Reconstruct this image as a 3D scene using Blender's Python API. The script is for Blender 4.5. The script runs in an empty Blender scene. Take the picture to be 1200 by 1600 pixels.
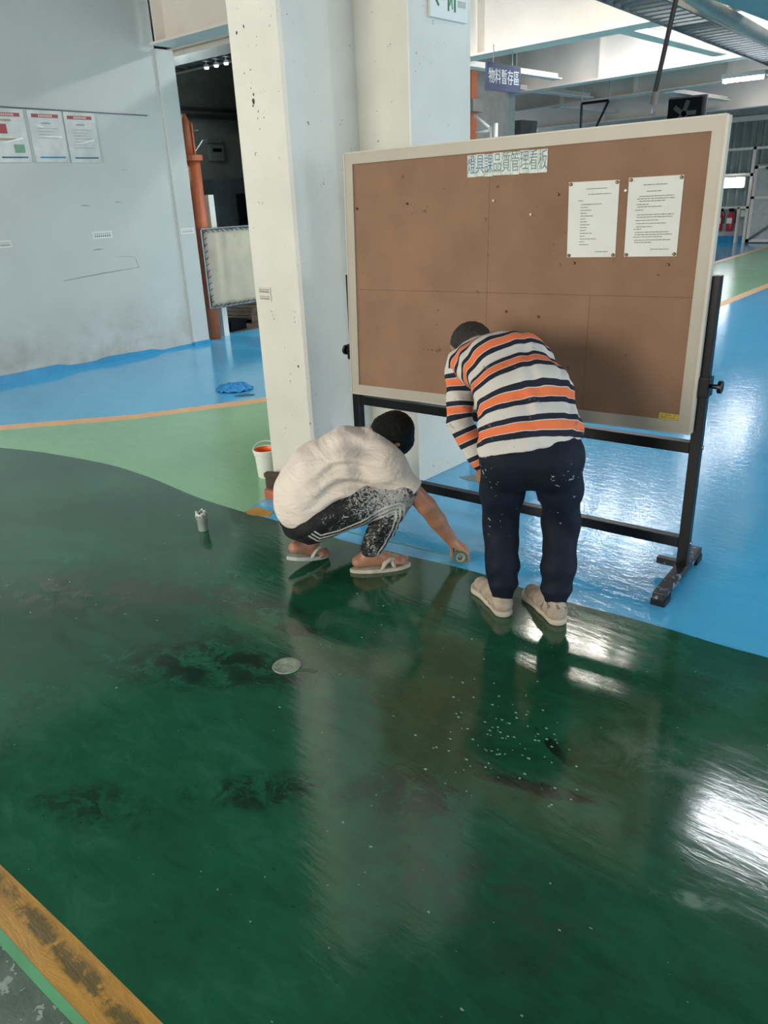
import bpy, bmesh, math, random
import numpy as np
from mathutils import Vector, Matrix, Quaternion
random.seed(7); np.random.seed(7)
PI = math.pi
C = bpy.context.scene.collection
S = bpy.context.scene

# ---------------------------------------------------------------- camera
cam = bpy.data.cameras.new('camera'); camo = bpy.data.objects.new('camera', cam); C.objects.link(camo)
cam.sensor_fit = 'VERTICAL'; cam.sensor_height = 36.0; cam.lens = 1202 / 1600 * 36.0
cam.clip_start = 0.05; cam.clip_end = 200
right = Vector((0.74947, 0.66073, -0.04169)); down = Vector((0.22432, -0.31269, -0.92299)); fwd = Vector((-0.62288, 0.68240, -0.38256))
Mc = Matrix.Identity(4)
for i in range(3):
    Mc[i][0] = right[i]; Mc[i][1] = -down[i]; Mc[i][2] = -fwd[i]
Mc[2][3] = 1.65
camo.matrix_world = Mc
S.camera = camo
S.view_settings.view_transform = 'Standard'; S.view_settings.look = 'None'
S.view_settings.gamma = 1; S.view_settings.use_curve_mapping = False
S.view_settings.exposure = 0.75
S.cycles.use_denoising = True
S.cycles.max_bounces = 6

# ---------------------------------------------------------------- world and large lights
w = bpy.data.worlds.new('world'); S.world = w; w.use_nodes = True
w.node_tree.nodes['Background'].inputs[0].default_value = (0.74, 0.84, 0.88, 1)
w.node_tree.nodes['Background'].inputs[1].default_value = 0.50

def area(name, loc, target, sx, sy, power, col):
    l = bpy.data.lights.new(name, 'AREA'); l.shape = 'RECTANGLE'; l.size = sx; l.size_y = sy; l.energy = power; l.color = col
    o = bpy.data.objects.new(name, l); C.objects.link(o); o.location = loc
    o.rotation_euler = (Vector(target) - Vector(loc)).to_track_quat('-Z', 'Y').to_euler()
    return o
area('window_daylight', (7.0, 5.5, 2.3), (-4, 5.5, 1.0), 9, 2.2, 330, (0.86, 0.95, 1.0))       # tall windows on the right side of the hall
area('rear_warm_lamp', (-3.5, -6.0, 2.4), (-3.5, 4, 1.2), 5, 2.4, 330, (1.0, 0.90, 0.76))         # unseen warm lamp added behind the photographer to warm the cream face

# ---------------------------------------------------------------- material helpers
def lin(c):
    if isinstance(c, str):
        c = [int(c[i:i+2], 16) / 255 for i in (0, 2, 4)]
    return tuple((x / 12.92 if x <= 0.04045 else ((x + 0.055) / 1.055) ** 2.4) for x in c) + (1.0,)
class NT:
    def __init__(s, m): s.t = m.node_tree; s.n = s.t.nodes; s.l = s.t.links
    def new(s, ty, **k):
        n = s.n.new(ty)
        for a, v in k.items(): setattr(n, a, v)
        return n
    def link(s, a, b): s.l.new(a, b)
    def coord(s, scale=(1, 1, 1), rot=(0, 0, 0)):
        tc = s.new('ShaderNodeTexCoord'); mp = s.new('ShaderNodeMapping')
        mp.inputs['Scale'].default_value = scale; mp.inputs['Rotation'].default_value = rot
        s.link(tc.outputs['Object'], mp.inputs[0]); return mp.outputs[0]
    def noise(s, vec, scale, detail=4, rough=0.55, dist=0):
        n = s.new('ShaderNodeTexNoise'); n.inputs['Scale'].default_value = scale; n.inputs['Detail'].default_value = detail
        n.inputs['Roughness'].default_value = rough; n.inputs['Distortion'].default_value = dist
        s.link(vec, n.inputs['Vector']); return n.outputs[0]
    def ramp(s, fac, stops, interp='LINEAR'):
        r = s.new('ShaderNodeValToRGB'); r.color_ramp.interpolation = interp
        el = r.color_ramp.elements
        while len(el) < len(stops): el.new(0.5)
        for e, (p, c) in zip(el, stops): e.position = p; e.color = c
        s.link(fac, r.inputs[0]); return r.outputs[0]
    def mix(s, fac, a, b):
        m = s.new('ShaderNodeMix', data_type='RGBA')
        for v, i in ((fac, 0), (a, 6), (b, 7)):
            if hasattr(v, 'links'): s.link(v, m.inputs[i])
            else: m.inputs[i].default_value = v
        return m.outputs[2]
    def math(s, op, a, b=0.0, c=0.0):
        m = s.new('ShaderNodeMath', operation=op)
        for v, i in ((a, 0), (b, 1), (c, 2)):
            if hasattr(v, 'links'): s.link(v, m.inputs[i])
            else: m.inputs[i].default_value = v
        return m.outputs[0]
BW = ((0, 0, 0, 1), (1, 1, 1, 1))
MATS = {}
def mat(name, col, rough=0.6, metal=0.0, var=0.06, vscale=6, bump=0.0, bscale=60, trans=0.0, spec=0.5, emit=None, estr=0, specks=None, speck_col='3a3630', alpha=1.0):
    if name in MATS: return MATS[name]
    m = bpy.data.materials.new(name); m.use_nodes = True; MATS[name] = m
    t = NT(m); b = t.n['Principled BSDF']
    c = lin(col)
    v = t.coord()
    dark = tuple(x * (1 - var * 3) for x in c[:3]) + (1,); light = tuple(min(1, x * (1 + var * 1.5)) for x in c[:3]) + (1,)
    colo = t.ramp(t.noise(v, vscale), [(0.3, dark), (0.7, light)])
    if specks:
        for sc, th in specks:
            n = t.noise(v, sc, 3, 0.6)
            n2 = t.noise(v, sc * 0.18, 2)
            f = t.math('MULTIPLY', n, t.math('ADD', n2, 0.5))
            f = t.ramp(f, [(th, BW[0]), (th + 0.015, BW[1])])
            colo = t.mix(f, colo, lin(speck_col))
    t.link(colo, b.inputs['Base Color'])
    b.inputs['Roughness'].default_value = rough; b.inputs['Metallic'].default_value = metal
    b.inputs['Specular IOR Level'].default_value = spec
    b.inputs['Transmission Weight'].default_value = trans
    b.inputs['Alpha'].default_value = alpha
    if emit:
        b.inputs['Emission Color'].default_value = lin(emit); b.inputs['Emission Strength'].default_value = estr
    if bump:
        bn = t.new('ShaderNodeBump'); bn.inputs['Strength'].default_value = bump; bn.inputs['Distance'].default_value = 0.01
        t.link(t.noise(v, bscale), bn.inputs['Height']); t.link(bn.outputs[0], b.inputs['Normal'])
    return m

def floor_mat(name, cols, rough, bump, streak=(3, 14, 1), stains=None, flakes=0.0, big=0.9, angle=0.1, spec=0.5, fine=0.12):
    """poured resin paint: patchy colour, brush streaks in the gloss, stains of its own"""
    m = bpy.data.materials.new(name); m.use_nodes = True
    t = NT(m); b = t.n['Principled BSDF']
    v = t.coord(); vs = t.coord(streak, (0, 0, angle))
    n1 = t.noise(v, big, 5, 0.6, 0.6)
    n1 = t.math('ADD', t.math('MULTIPLY', n1, 0.62), t.math('MULTIPLY', t.noise(t.coord((2.2, 5, 1), (0, 0, angle + 0.25)), 2.6, 7, 0.68, 0.7), 0.38))
    st = [(0.3 + 0.4 * i / (len(cols) - 1), lin(c)) for i, c in enumerate(cols)]
    colo = t.ramp(n1, st)
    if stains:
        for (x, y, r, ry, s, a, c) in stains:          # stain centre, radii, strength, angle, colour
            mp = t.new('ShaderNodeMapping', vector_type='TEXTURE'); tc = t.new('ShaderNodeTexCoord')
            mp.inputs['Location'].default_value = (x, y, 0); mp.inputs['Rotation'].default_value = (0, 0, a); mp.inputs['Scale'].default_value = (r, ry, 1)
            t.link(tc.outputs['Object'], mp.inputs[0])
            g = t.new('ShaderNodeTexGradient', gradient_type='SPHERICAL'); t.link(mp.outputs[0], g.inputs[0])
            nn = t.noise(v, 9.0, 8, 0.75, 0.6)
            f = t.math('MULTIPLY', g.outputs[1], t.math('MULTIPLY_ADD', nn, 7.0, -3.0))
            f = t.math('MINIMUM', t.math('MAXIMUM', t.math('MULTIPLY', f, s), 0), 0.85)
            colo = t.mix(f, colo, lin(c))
    if flakes:
        vo = t.noise(t.coord((10, 22, 1), (0, 0, 0.5)), 3.2, 2, 0.5)
        f = t.ramp(vo, [(flakes, BW[0]), (flakes + 0.02, BW[1])])
        colo = t.mix(t.math('MULTIPLY', f, 0.6), colo, lin('1a2a20'))
        vo = t.noise(t.coord((14, 26, 1), (0, 0, -0.4)), 3.2, 1, 0.4)
        f = t.ramp(vo, [(flakes + 0.06, BW[0]), (flakes + 0.075, BW[1])])
        colo = t.mix(t.math('MULTIPLY', f, 0.7), colo, lin('8fb5a0'))
    t.link(colo, b.inputs['Base Color'])
    b.inputs['Specular IOR Level'].default_value = spec
    rn = t.noise(vs, 1.2, 4)
    mr = t.new('ShaderNodeMapRange'); mr.inputs[3].default_value = rough * 0.55; mr.inputs[4].default_value = rough * 1.6
    t.link(rn, mr.inputs[0]); t.link(mr.outputs[0], b.inputs['Roughness'])
    bn = t.new('ShaderNodeBump'); bn.inputs['Strength'].default_value = bump; bn.inputs['Distance'].default_value = 0.01
    h = t.math('ADD', t.noise(vs, 2.0, 5, 0.6, 0.4), t.math('MULTIPLY', t.noise(v, 40, 3), fine))
    t.link(h, bn.inputs['Height']); t.link(bn.outputs[0], b.inputs['Normal'])
    return m

# ---------------------------------------------------------------- mesh helpers
def obj(name, bm, m, parent=None, smooth=False, bevel=0.0):
    me = bpy.data.meshes.new(name)
    if isinstance(bm, bmesh.types.BMesh):
        if bevel: bmesh.ops.bevel(bm, geom=list(bm.edges), offset=bevel, segments=2, affect='EDGES', profile=0.6)
        bmesh.ops.recalc_face_normals(bm, faces=list(bm.faces))
        bm.to_mesh(me); bm.free()
    else:
        me.from_pydata(*bm)
    if smooth:
        me.polygons.foreach_set('use_smooth', [True] * len(me.polygons))
    for x in (m if isinstance(m, (list, tuple)) else [m]): me.materials.append(x)
    o = bpy.data.objects.new(name, me); C.objects.link(o)
    if parent: o.parent = parent
    return o
def smooth_by_angle(o, ang=0.7):
    me = o.data; me.polygons.foreach_set('use_smooth', [True] * len(me.polygons))
    try: me.set_sharp_from_angle(angle=ang)
    except Exception: pass
    return o
def thing(name, label, cat, loc=(0, 0, 0), rotz=0, group=None):
    o = bpy.data.objects.new(name, None); C.objects.link(o); o.empty_display_size = 0.1
    o.location = loc; o.rotation_euler = (0, 0, rotz); o['label'] = label; o['category'] = cat
    if group: o['group'] = group
    return o
def tag(o, label, cat, group=None):
    o['label'] = label; o['category'] = cat
    if group: o['group'] = group
    return o
def struct(o): o['kind'] = 'structure'; return o
def box(bm, x0, x1, y0, y1, z0, z1, mtx=None):
    vs = [bm.verts.new(Vector(p)) for p in ((x0,y0,z0),(x1,y0,z0),(x1,y1,z0),(x0,y1,z0),(x0,y0,z1),(x1,y0,z1),(x1,y1,z1),(x0,y1,z1))]
    if mtx:
        for v in vs: v.co = mtx @ v.co
    for f in ((0,3,2,1),(4,5,6,7),(0,1,5,4),(1,2,6,5),(2,3,7,6),(3,0,4,7)): bm.faces.new([vs[i] for i in f])
    return bm
def bx(*a, mtx=None): return box(bmesh.new(), *a, mtx=mtx)
def tube(bm, pts, r, n=10, cap=True):
    """sweep a circle of radius r (number or list) along pts"""
    pts = [Vector(p) for p in pts]; rs = r if isinstance(r, (list, tuple)) else [r] * len(pts)
    rings = []; ref = None
    for i, p in enumerate(pts):
        d = (pts[min(i + 1, len(pts) - 1)] - pts[max(i - 1, 0)]).normalized()
        if ref is None: ref = d.orthogonal().normalized()
        u = (ref - d * ref.dot(d)).normalized(); ref = u; v = d.cross(u)
        rings.append([bm.verts.new(p + (u * math.cos(2*PI*k/n) + v * math.sin(2*PI*k/n)) * rs[i]) for k in range(n)])
    for a, b in zip(rings, rings[1:]):
        for k in range(n): bm.faces.new((a[k], a[(k+1) % n], b[(k+1) % n], b[k]))
    if cap:
        bm.faces.new(rings[0][::-1]); bm.faces.new(rings[-1])
    return bm
def lathe(bm, prof, n=32, cx=0, cy=0):
    rings = []
    for r, z in prof:
        rings.append([bm.verts.new((cx + r * math.cos(2*PI*k/n), cy + r * math.sin(2*PI*k/n), z)) for k in range(n)] if r > 1e-6 else [bm.verts.new((cx, cy, z))])
    for a, b in zip(rings, rings[1:]):
        for k in range(n):
            j = (k + 1) % n
            if len(a) == 1 and len(b) == 1: continue
            if len(a) == 1: bm.faces.new((a[0], b[j], b[k]))
            elif len(b) == 1: bm.faces.new((a[k], a[j], b[0]))
            else: bm.faces.new((a[k], a[j], b[j], b[k]))
    return bm
def slab(pts, z0, z1, bm=None):
    """flat polygon given a real thickness"""
    bm = bm or bmesh.new()
    a = [bm.verts.new((x, y, z0)) for x, y in pts]; b = [bm.verts.new((x, y, z1)) for x, y in pts]
    n = len(pts)
    bm.faces.new(b); bm.faces.new(a[::-1])
    for i in range(n): bm.faces.new((a[i], a[(i+1) % n], b[(i+1) % n], b[i]))
    return bm
def text(name, s, size, m, parent, mtx, depth=0.0008, align='CENTER', sx=1.0):
    cu = bpy.data.curves.new(name, 'FONT'); cu.body = s; cu.size = size; cu.extrude = depth; cu.align_x = align; cu.align_y = 'CENTER'; cu.resolution_u = 3
    to = bpy.data.objects.new('tmp', cu); C.objects.link(to)
    dg = bpy.context.evaluated_depsgraph_get(); me = bpy.data.meshes.new_from_object(to.evaluated_get(dg)); me.name = name
    bpy.data.objects.remove(to)
    me.transform(mtx @ Matrix.Diagonal((sx, 1, 1, 1))); me.materials.clear(); me.materials.append(m)
    o = bpy.data.objects.new(name, me); C.objects.link(o)
    if parent: o.parent = parent
    return o

# ---------------------------------------------------------------- materials
m_wall = mat('wall_paint', 'bcc2bf', 0.55, var=0.035, vscale=0.9, bump=0.10, bscale=14)
m_col = mat('column_paint', 'd5d5cc', 0.42, var=0.03, vscale=2.5, bump=0.10, bscale=9, specks=[(60, 0.775), (110, 0.80)], speck_col='6b675c')
m_beam = mat('beam_paint', 'e4dcd2', 0.5, var=0.03, vscale=1.5)
m_ceil = mat('ceiling_deck', '5a6265', 0.7, var=0.06)
m_green = floor_mat('green_floor_paint', ['7db286', '88bb90', '92c298'], 0.18, 0.14, spec=0.7)
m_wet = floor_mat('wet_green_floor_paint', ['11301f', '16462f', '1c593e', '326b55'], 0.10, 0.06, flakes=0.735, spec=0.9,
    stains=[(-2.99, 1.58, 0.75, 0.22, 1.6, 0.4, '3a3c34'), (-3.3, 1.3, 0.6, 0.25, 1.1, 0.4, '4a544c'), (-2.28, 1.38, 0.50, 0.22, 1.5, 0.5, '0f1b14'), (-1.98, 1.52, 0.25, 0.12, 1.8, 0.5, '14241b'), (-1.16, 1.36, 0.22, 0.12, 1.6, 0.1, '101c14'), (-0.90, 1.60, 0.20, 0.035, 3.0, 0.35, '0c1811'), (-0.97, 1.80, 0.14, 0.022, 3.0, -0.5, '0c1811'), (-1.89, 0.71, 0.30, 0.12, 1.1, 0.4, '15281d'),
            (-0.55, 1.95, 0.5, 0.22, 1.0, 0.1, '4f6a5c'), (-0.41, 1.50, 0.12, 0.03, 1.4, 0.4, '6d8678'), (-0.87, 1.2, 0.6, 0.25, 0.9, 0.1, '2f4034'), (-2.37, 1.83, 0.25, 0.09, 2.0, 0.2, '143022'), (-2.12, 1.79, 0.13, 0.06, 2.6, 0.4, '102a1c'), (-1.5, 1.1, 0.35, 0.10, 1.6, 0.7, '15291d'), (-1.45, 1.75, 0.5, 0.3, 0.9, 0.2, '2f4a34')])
m_blue = floor_mat('blue_floor_paint', ['46a9dc', '52b4e4', '5fbde9'], 0.06, 0.16, streak=(5, 11, 1), big=0.7, spec=1.0, fine=0.4)
m_stripe = floor_mat('orange_stripe_paint', ['9c7430', 'b98a3a', 'c99a44'], 0.5, 0.5, stains=[(-1.5, 0.42, 0.6, 0.03, 2.2, 0.02, '4d4a2a')], big=6)
m_line = floor_mat('pale_orange_line_paint', ['e6b27a', 'efc08c'], 0.35, 0.2)
m_tape = mat('green_masking_tape', '5fa878', 0.6)
m_conc = mat('worn_green_concrete', '5a6e60', 0.75, var=0.12, vscale=9, bump=0.4, bscale=40, specks=[(30, 0.62)], speck_col='8fa095')
m_black = mat('black_steel', '070b12', 0.35, spec=0.25, var=0.05)
m_blackw = mat('worn_black_steel', '1b1e22', 0.45, specks=[(40, 0.60)], speck_col='7d8790')
m_cork = mat('cork_board', '8f705b', 0.85, var=0.06, vscale=3.0, bump=0.10, bscale=120, specks=[(22, 0.735)], speck_col='6f5040', spec=0.2)
m_alu = mat('pale_frame', 'aba597', 0.4, var=0.02)
m_aluedge = mat('bright_frame_edge', 'b4b2a8', 0.5, metal=0.2, var=0.02)
m_paper = mat('paper', 'd9dcd6', 0.7, var=0.02)
m_ink = mat('grey_ink', '5a605f', 0.8)
m_white = mat('white_plastic', 'dfe2dd', 0.4, var=0.01)
m_orangep = mat('orange_plastic', 'f5722c', 0.4, var=0.04)
m_rust = mat('orange_post_paint', 'b9653f', 0.5, var=0.05)
m_brick = mat('terracotta', 'b3664a', 0.75, var=0.08, vscale=12, bump=0.3)
m_brown = mat('dark_brown_wood', '4f4034', 0.8, var=0.1, vscale=14, bump=0.3)
m_canvas = mat('canvas', 'e6dfca', 0.85, var=0.03, vscale=5, bump=0.5, bscale=7)
m_string = mat('dark_cord', '56504a', 0.8)
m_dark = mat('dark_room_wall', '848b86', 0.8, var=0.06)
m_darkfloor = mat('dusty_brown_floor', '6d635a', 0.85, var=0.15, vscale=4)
m_steel = mat('galvanised_steel', '7f868a', 0.35, metal=0.8, var=0.05)
m_lamp = mat('lamp_tube_light', 'ffffff', 0.4, emit='f8faff', estr=20)
m_lampw = mat('wall_lamp_light', 'ffffff', 0.4, emit='f4f8ff', estr=10)
m_lampm = mat('panel_lamp_light', 'ffffff', 0.4, emit='f4f8ff', estr=19)
m_corr = mat('grey_green_sheet', '7c8a86', 0.45, var=0.04)
m_navy = mat('navy_sign', '2b3858', 0.5, var=0.02)
m_signw = mat('sign_white', 'd5d8dc', 0.5, var=0.01)
m_green_ink = mat('exit_green', '1f7a4c', 0.5, var=0.02)
m_red = mat('extinguisher_red', 'a8202c', 0.35, var=0.03)

# ================================================================ STRUCTURE
# floor with its coats of paint (each coat is a thin real layer)
WET = [(-5.881,2.192),(-5.528,2.32),(-5.134,2.411),(-4.739,2.481),(-4.283,2.489),(-3.808,2.45),(-3.533,2.456),(-3.314,2.469),(-3.122,2.494),(-2.857,2.513),(-2.562,2.528),(-2.355,2.567),(-2.171,2.594),(-1.931,2.635),(-1.726,2.65),(-1.547,2.633),(-1.337,2.649),(-1.122,2.679),(-0.915,2.694),(-0.743,2.697),(-0.588,2.718),(-0.2,2.74),(1.5,2.9),(6,3.2)]
def chaikin(p, n=2):
    for _ in range(n):
        q = [p[0]]
        for a, b in zip(p, p[1:]): q += [(a[0]*.75 + b[0]*.25, a[1]*.75 + b[1]*.25), (a[0]*.25 + b[0]*.75, a[1]*.25 + b[1]*.75)]
        p = q + [p[-1]]
    return p
WET = chaikin(WET)
fl = struct(obj('floor', bx(-14, 7, -7, 24, -0.2, 0.0), m_blue))
gpts = [(-3.3,2.4),(-3.368,2.561),(-3.385,2.648),(-3.40,2.80),(-3.42,4.3),(-3.65,6.5),(-3.90,11.2),(-3.99,14),(-4.05,23.2),(-6.35,23.2),(-6.416,22.025),(-6.12,17.2),(-5.75,8),(-5.27,4.36),(-5.85,3.32),(-6.47,2.47),(-8.0,0.3),(-8.1,-3),(-6,-3),(-5.5,1.8)]
coat = obj('green_coat', slab(gpts, 0.0, 0.0012), m_green, fl)
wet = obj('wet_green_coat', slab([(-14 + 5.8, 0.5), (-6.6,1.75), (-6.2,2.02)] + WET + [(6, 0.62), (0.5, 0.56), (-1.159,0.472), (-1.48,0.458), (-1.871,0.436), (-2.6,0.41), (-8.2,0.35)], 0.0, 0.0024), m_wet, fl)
st = obj('orange_stripe', slab([(-8.2,0.33),(-2.6,0.40),(-1.871,0.44),(-1.48,0.462),(-1.159,0.476),(0.5,0.56),(6,0.63),(6,0.50),(0.5,0.43),(-1.285,0.366),(-1.467,0.356),(-1.669,0.348),(-2.6,0.31),(-8.2,0.23)], 0.0, 0.0028), m_stripe, fl)
tp = obj('masking_tape', slab([(-8.2,0.24),(-2.6,0.315),(-1.669,0.352),(-1.467,0.360),(-1.285,0.370),(6,0.51),(6,0.49),(-1.285,0.350),(-1.467,0.339),(-1.66,0.329),(-2.6,0.295),(-8.2,0.22)], 0.0, 0.0034), m_tape, fl)
cn = obj('concrete_strip', slab([(-8.2,0.23),(-2.6,0.30),(-1.66,0.335),(-1.285,0.355),(6,0.5),(6,-5),(-8.2,-5)], 0.0, 0.0016), m_conc, fl)
for a, b in (((-6.535,2.479,-6.395,2.41), None),):
    L1 = [(-8.0,0.55),(-6.535,2.482),(-5.849,3.319),(-5.309,4.362),(-5.0,5.2)]; L2 = [(-4.9,5.15),(-5.193,4.254),(-5.719,3.238),(-6.394,2.420),(-7.85,0.49)]
    obj('pale_orange_line', slab(L1 + L2, 0.0, 0.0022), m_line, fl)
obj('pale_orange_line', slab([(-3.93,11.0),(-4.03,14.02),(-4.1,23),(-3.98,23),(-3.86,13.4),(-3.77,10.9),(-3.62,8.0),(-3.78,8.0)], 0.0, 0.0022), m_line, fl)
obj('pale_orange_line', slab([(-6.15,17.4),(-6.42,22.0),(-6.45,23),(-6.28,23),(-6.2,21.2),(-5.99,17.0),(-5.8,12),(-5.96,12)], 0.0, 0.0022), m_line, fl)
obj('orange_corner_mark', slab([(-3.336,2.477),(-3.345,2.53),(-3.339,2.57),(-3.27,2.565),(-3.202,2.573),(-3.165,2.508),(-3.21,2.49),(-3.254,2.467),(-3.30,2.462)], 0.0, 0.0032), m_stripe, fl)
obj('old_tape_line', slab([(-2.80,2.60),(-2.677,2.628),(-2.431,2.657),(-2.285,2.687),(-2.016,2.716),(-2.016,2.708),(-2.285,2.678),(-2.431,2.647),(-2.677,2.617),(-2.80,2.59)], 0.0, 0.0016), mat('old_line_paint', '4f9f96', 0.3), fl)
obj('grey_patch', slab([(-2.68,3.64),(-2.64,3.72),(-2.57,3.75),(-2.50,3.74),(-2.49,3.68),(-2.53,3.64),(-2.60,3.62)], 0.0, 0.0016), mat('floor_patch_grey', '5e7a80', 0.4), fl)  # flat grey patch on the blue floor

ce = struct(obj('ceiling', bx(-14, 7, -6.5, 23.6, 4.05, 4.3), m_ceil))
bm = bmesh.new(); box(bm, -8.5, -8.2, -7, 5.62, 0, 4.05)
m_wall2 = m_wall.copy(); m_wall2.name = 'wall_paint_dirty_foot'; t_ = NT(m_wall2); v_ = t_.coord()
sx_ = t_.new('ShaderNodeSeparateXYZ'); t_.link(t_.new('ShaderNodeTexCoord').outputs['Object'], sx_.inputs[0])
zz_ = t_.math('SUBTRACT', 0.75, sx_.outputs[2]); f_ = t_.math('MULTIPLY', t_.math('MAXIMUM', zz_, 0), t_.ramp(t_.noise(v_, 2.2, 6, .65, .5), [(.42, BW[0]), (.7, BW[1])]))
src_ = t_.n['Principled BSDF'].inputs['Base Color'].links[0].from_socket
t_.link(t_.mix(t_.math('MINIMUM', t_.math('MULTIPLY', f_, 1.1), .6), src_, lin('8d8a7c')), t_.n['Principled BSDF'].inputs['Base Color'])
wl = struct(obj('wall_left', bm, m_wall2))
fk = bmesh.new(); rf = random.Random(5)
for k in range(150):
    if k < 90: x, y = rf.gauss(-1.10, .12), rf.gauss(1.72, .14)
    else: x, y = rf.uniform(-4.2, 0.2), rf.uniform(0.7, 2.3)
    r_ = rf.uniform(.0015, .0042); n_ = 6; a0 = rf.uniform(0, 3)
    slab([(x + 1.5 * r_ * math.cos(a0 + 2*PI*q/n_) * rf.uniform(.6, 1.2), y + r_ * math.sin(a0 + 2*PI*q/n_) * rf.uniform(.6, 1.2)) for q in range(n_)], 0.0024, 0.0032, fk)
fo = obj('paint_flecks', fk, mat('pale_paint_fleck', '7fa893', 0.4), fl); fo['kind'] = 'stuff'
# thin conduit line above the posters, a crack line and scuffs
obj('conduit', tube(bmesh.new(), [(-8.19, 1.0, 2.60), (-8.19, 3.8, 2.565), (-8.19, 5.41, 2.545)], 0.006, 6), m_steel, wl)
m_scuff = mat('scuff_grey', '9a9890', 0.8)
for i, (y0, z0, y1, z1, th) in enumerate([(4.10,0.93,5.02,0.985,.010),(5.02,0.985,4.99,1.10,.006),(4.99,1.10,4.75,1.12,.005),(4.45,1.66,4.55,1.655,.012),(4.85,1.68,4.93,1.675,.008),(4.5,1.21,4.62,1.21,.012),(5.0,2.0,5.06,2.0,.006)]):
    d = Vector((0, y1 - y0, z1 - z0)); L = d.length
    b_ = bmesh.new(); tube(b_, [(-8.199, y0, z0), (-8.199, (y0+y1)/2, (z0+z1)/2 + 0.006), (-8.199, y1, z1)], [th*0.3, th*0.5, th*0.2], 6)
    obj('scuff_mark', b_, m_scuff, wl)
# ragged blue skirting edge
bm = bmesh.new(); ys = np.linspace(-3, 5.60, 60); vs = []
for y in ys:
    h = 0.045 + 0.014 * math.sin(y * 2.1) + 0.008 * random.random() + (0.02 if 2.9 < y < 3.9 or 4.3 < y < 5.1 else -0.01)
    vs.append([bm.verts.new((-8.2, y, 0)), bm.verts.new((-8.186, y, 0)), bm.verts.new((-8.190, y, h)), bm.verts.new((-8.2, y, h))])
for a, b in zip(vs, vs[1:]):
    for k in range(3): bm.faces.new((a[k], b[k], b[k+1], a[k+1]))
bm.faces.new(vs[0]); bm.faces.new(vs[-1][::-1])
struct(obj('baseboard_left', bm, mat('blue_skirting_paint', '2f8fbd', 0.3, var=0.05)))
# pillar that ends the left wall
pl = thing('wall_pillar', 'pale grey square pillar ending the left wall beside the orange post', 'pillar', (-8.2, 5.75, 0))
obj('shaft', bx(-0.32, 0.035, -0.14, 0.09, 0, 3.2), m_wall, pl, bevel=0.01)
obj('painted_foot', bx(-0.33, 0.040, -0.144, 0.094, 0, 0.045), mat('blue_skirting_paint', '2f8fbd'), pl)

# adjoining dark room seen through the opening on the left
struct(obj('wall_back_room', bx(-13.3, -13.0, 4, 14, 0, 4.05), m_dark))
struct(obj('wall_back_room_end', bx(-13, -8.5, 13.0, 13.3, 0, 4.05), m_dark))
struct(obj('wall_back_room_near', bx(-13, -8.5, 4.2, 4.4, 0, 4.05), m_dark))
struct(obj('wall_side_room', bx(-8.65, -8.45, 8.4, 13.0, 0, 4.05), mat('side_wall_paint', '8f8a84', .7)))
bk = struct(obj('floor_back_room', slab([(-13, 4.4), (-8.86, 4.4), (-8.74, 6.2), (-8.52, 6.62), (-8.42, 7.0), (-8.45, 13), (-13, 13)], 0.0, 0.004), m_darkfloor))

# far wall of the hall: blockwork below, corrugated sheets above
fw = struct(obj('wall_far', bx(-14, 7, 23.2, 23.5, 0, 4.05), mat('far_wall_paint', 'b4b8b4', 0.6)))
struct(obj('baseboard_far', bx(-14, 7, 23.17, 23.2, 0, 0.16), mat('blue_skirting_paint', '2f8fbd')))
def corrugated(x0, x1, z0, z1, pitch=0.22):
    bm = bmesh.new(); n = int((x1 - x0) / pitch * 4); prev = None
    for i in range(n + 1):
        x = x0 + (x1 - x0) * i / n; dy = 0.0 if (i % 4) in (0, 1) else 0.07
        p = [bm.verts.new((x, 23.14 - dy, z0)), bm.verts.new((x, 23.14 - dy, z1)), bm.verts.new((x, 23.19, z1)), bm.verts.new((x, 23.19, z0))]
        if prev:
            for k in range(4): bm.faces.new((prev[k], p[k], p[(k+1) % 4], prev[(k+1) % 4]))
        prev = p
    return bm
for (x0, x1, z0, z1) in ((-10.5, -7.40, 0.92, 1.66), (-10.5, -7.40, 1.74, 2.30), (-10.5, -7.40, 2.36, 2.98), (-7.32, -4.5, 1.95, 2.30), (-7.32, -4.5, 2.36, 2.98)):
    obj('corrugated_panel', corrugated(x0, x1, z0, z1), m_corr, fw)
for (x0, x1, z0, z1) in ((-10.5, -7.3, 0.86, 0.92), (-10.5, -7.3, 1.66, 1.74), (-10.5, -4.5, 2.30, 2.36), (-7.40, -7.32, 0.0, 2.36), (-7.62, -7.56, 0.0, 0.9), (-10.5, -4.5, 2.98, 3.1)):
    obj('wall_rail', bx(x0, x1, 23.02, 23.19, z0, z1), m_beam, fw)
dr = thing('sliding_gate', 'large pale sliding gate with diagonal brace at the far right end of the hall', 'gate', (-6.0, 23.0, 0))
obj('gate_leaf', bx(-1.28, 1.3, 0.0, 0.05, 0.02, 1.9), mat('gate_paint', 'bfc2bd', 0.6), dr)
for (x0, x1, z0, z1) in ((-1.28, -1.20, 0.02, 1.9), (-1.28, 1.3, 1.83, 1.9), (-1.28, 1.3, 1.10, 1.16), (-1.28, 1.3, 0.02, 0.1)):
    obj('gate_rail', bx(x0, x1, -0.05, 0.0, z0, z1), m_beam, dr)
obj('gate_brace', tube(bmesh.new(), [(-1.2, -0.05, 0.08), (0.2, -0.05, 1.1)], 0.035, 6), m_steel, dr)
obj('gate_brace', tube(bmesh.new(), [(-1.0, -0.05, 1.85), (0.2, -0.05, 1.2)], 0.035, 6), m_steel, dr)

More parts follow.
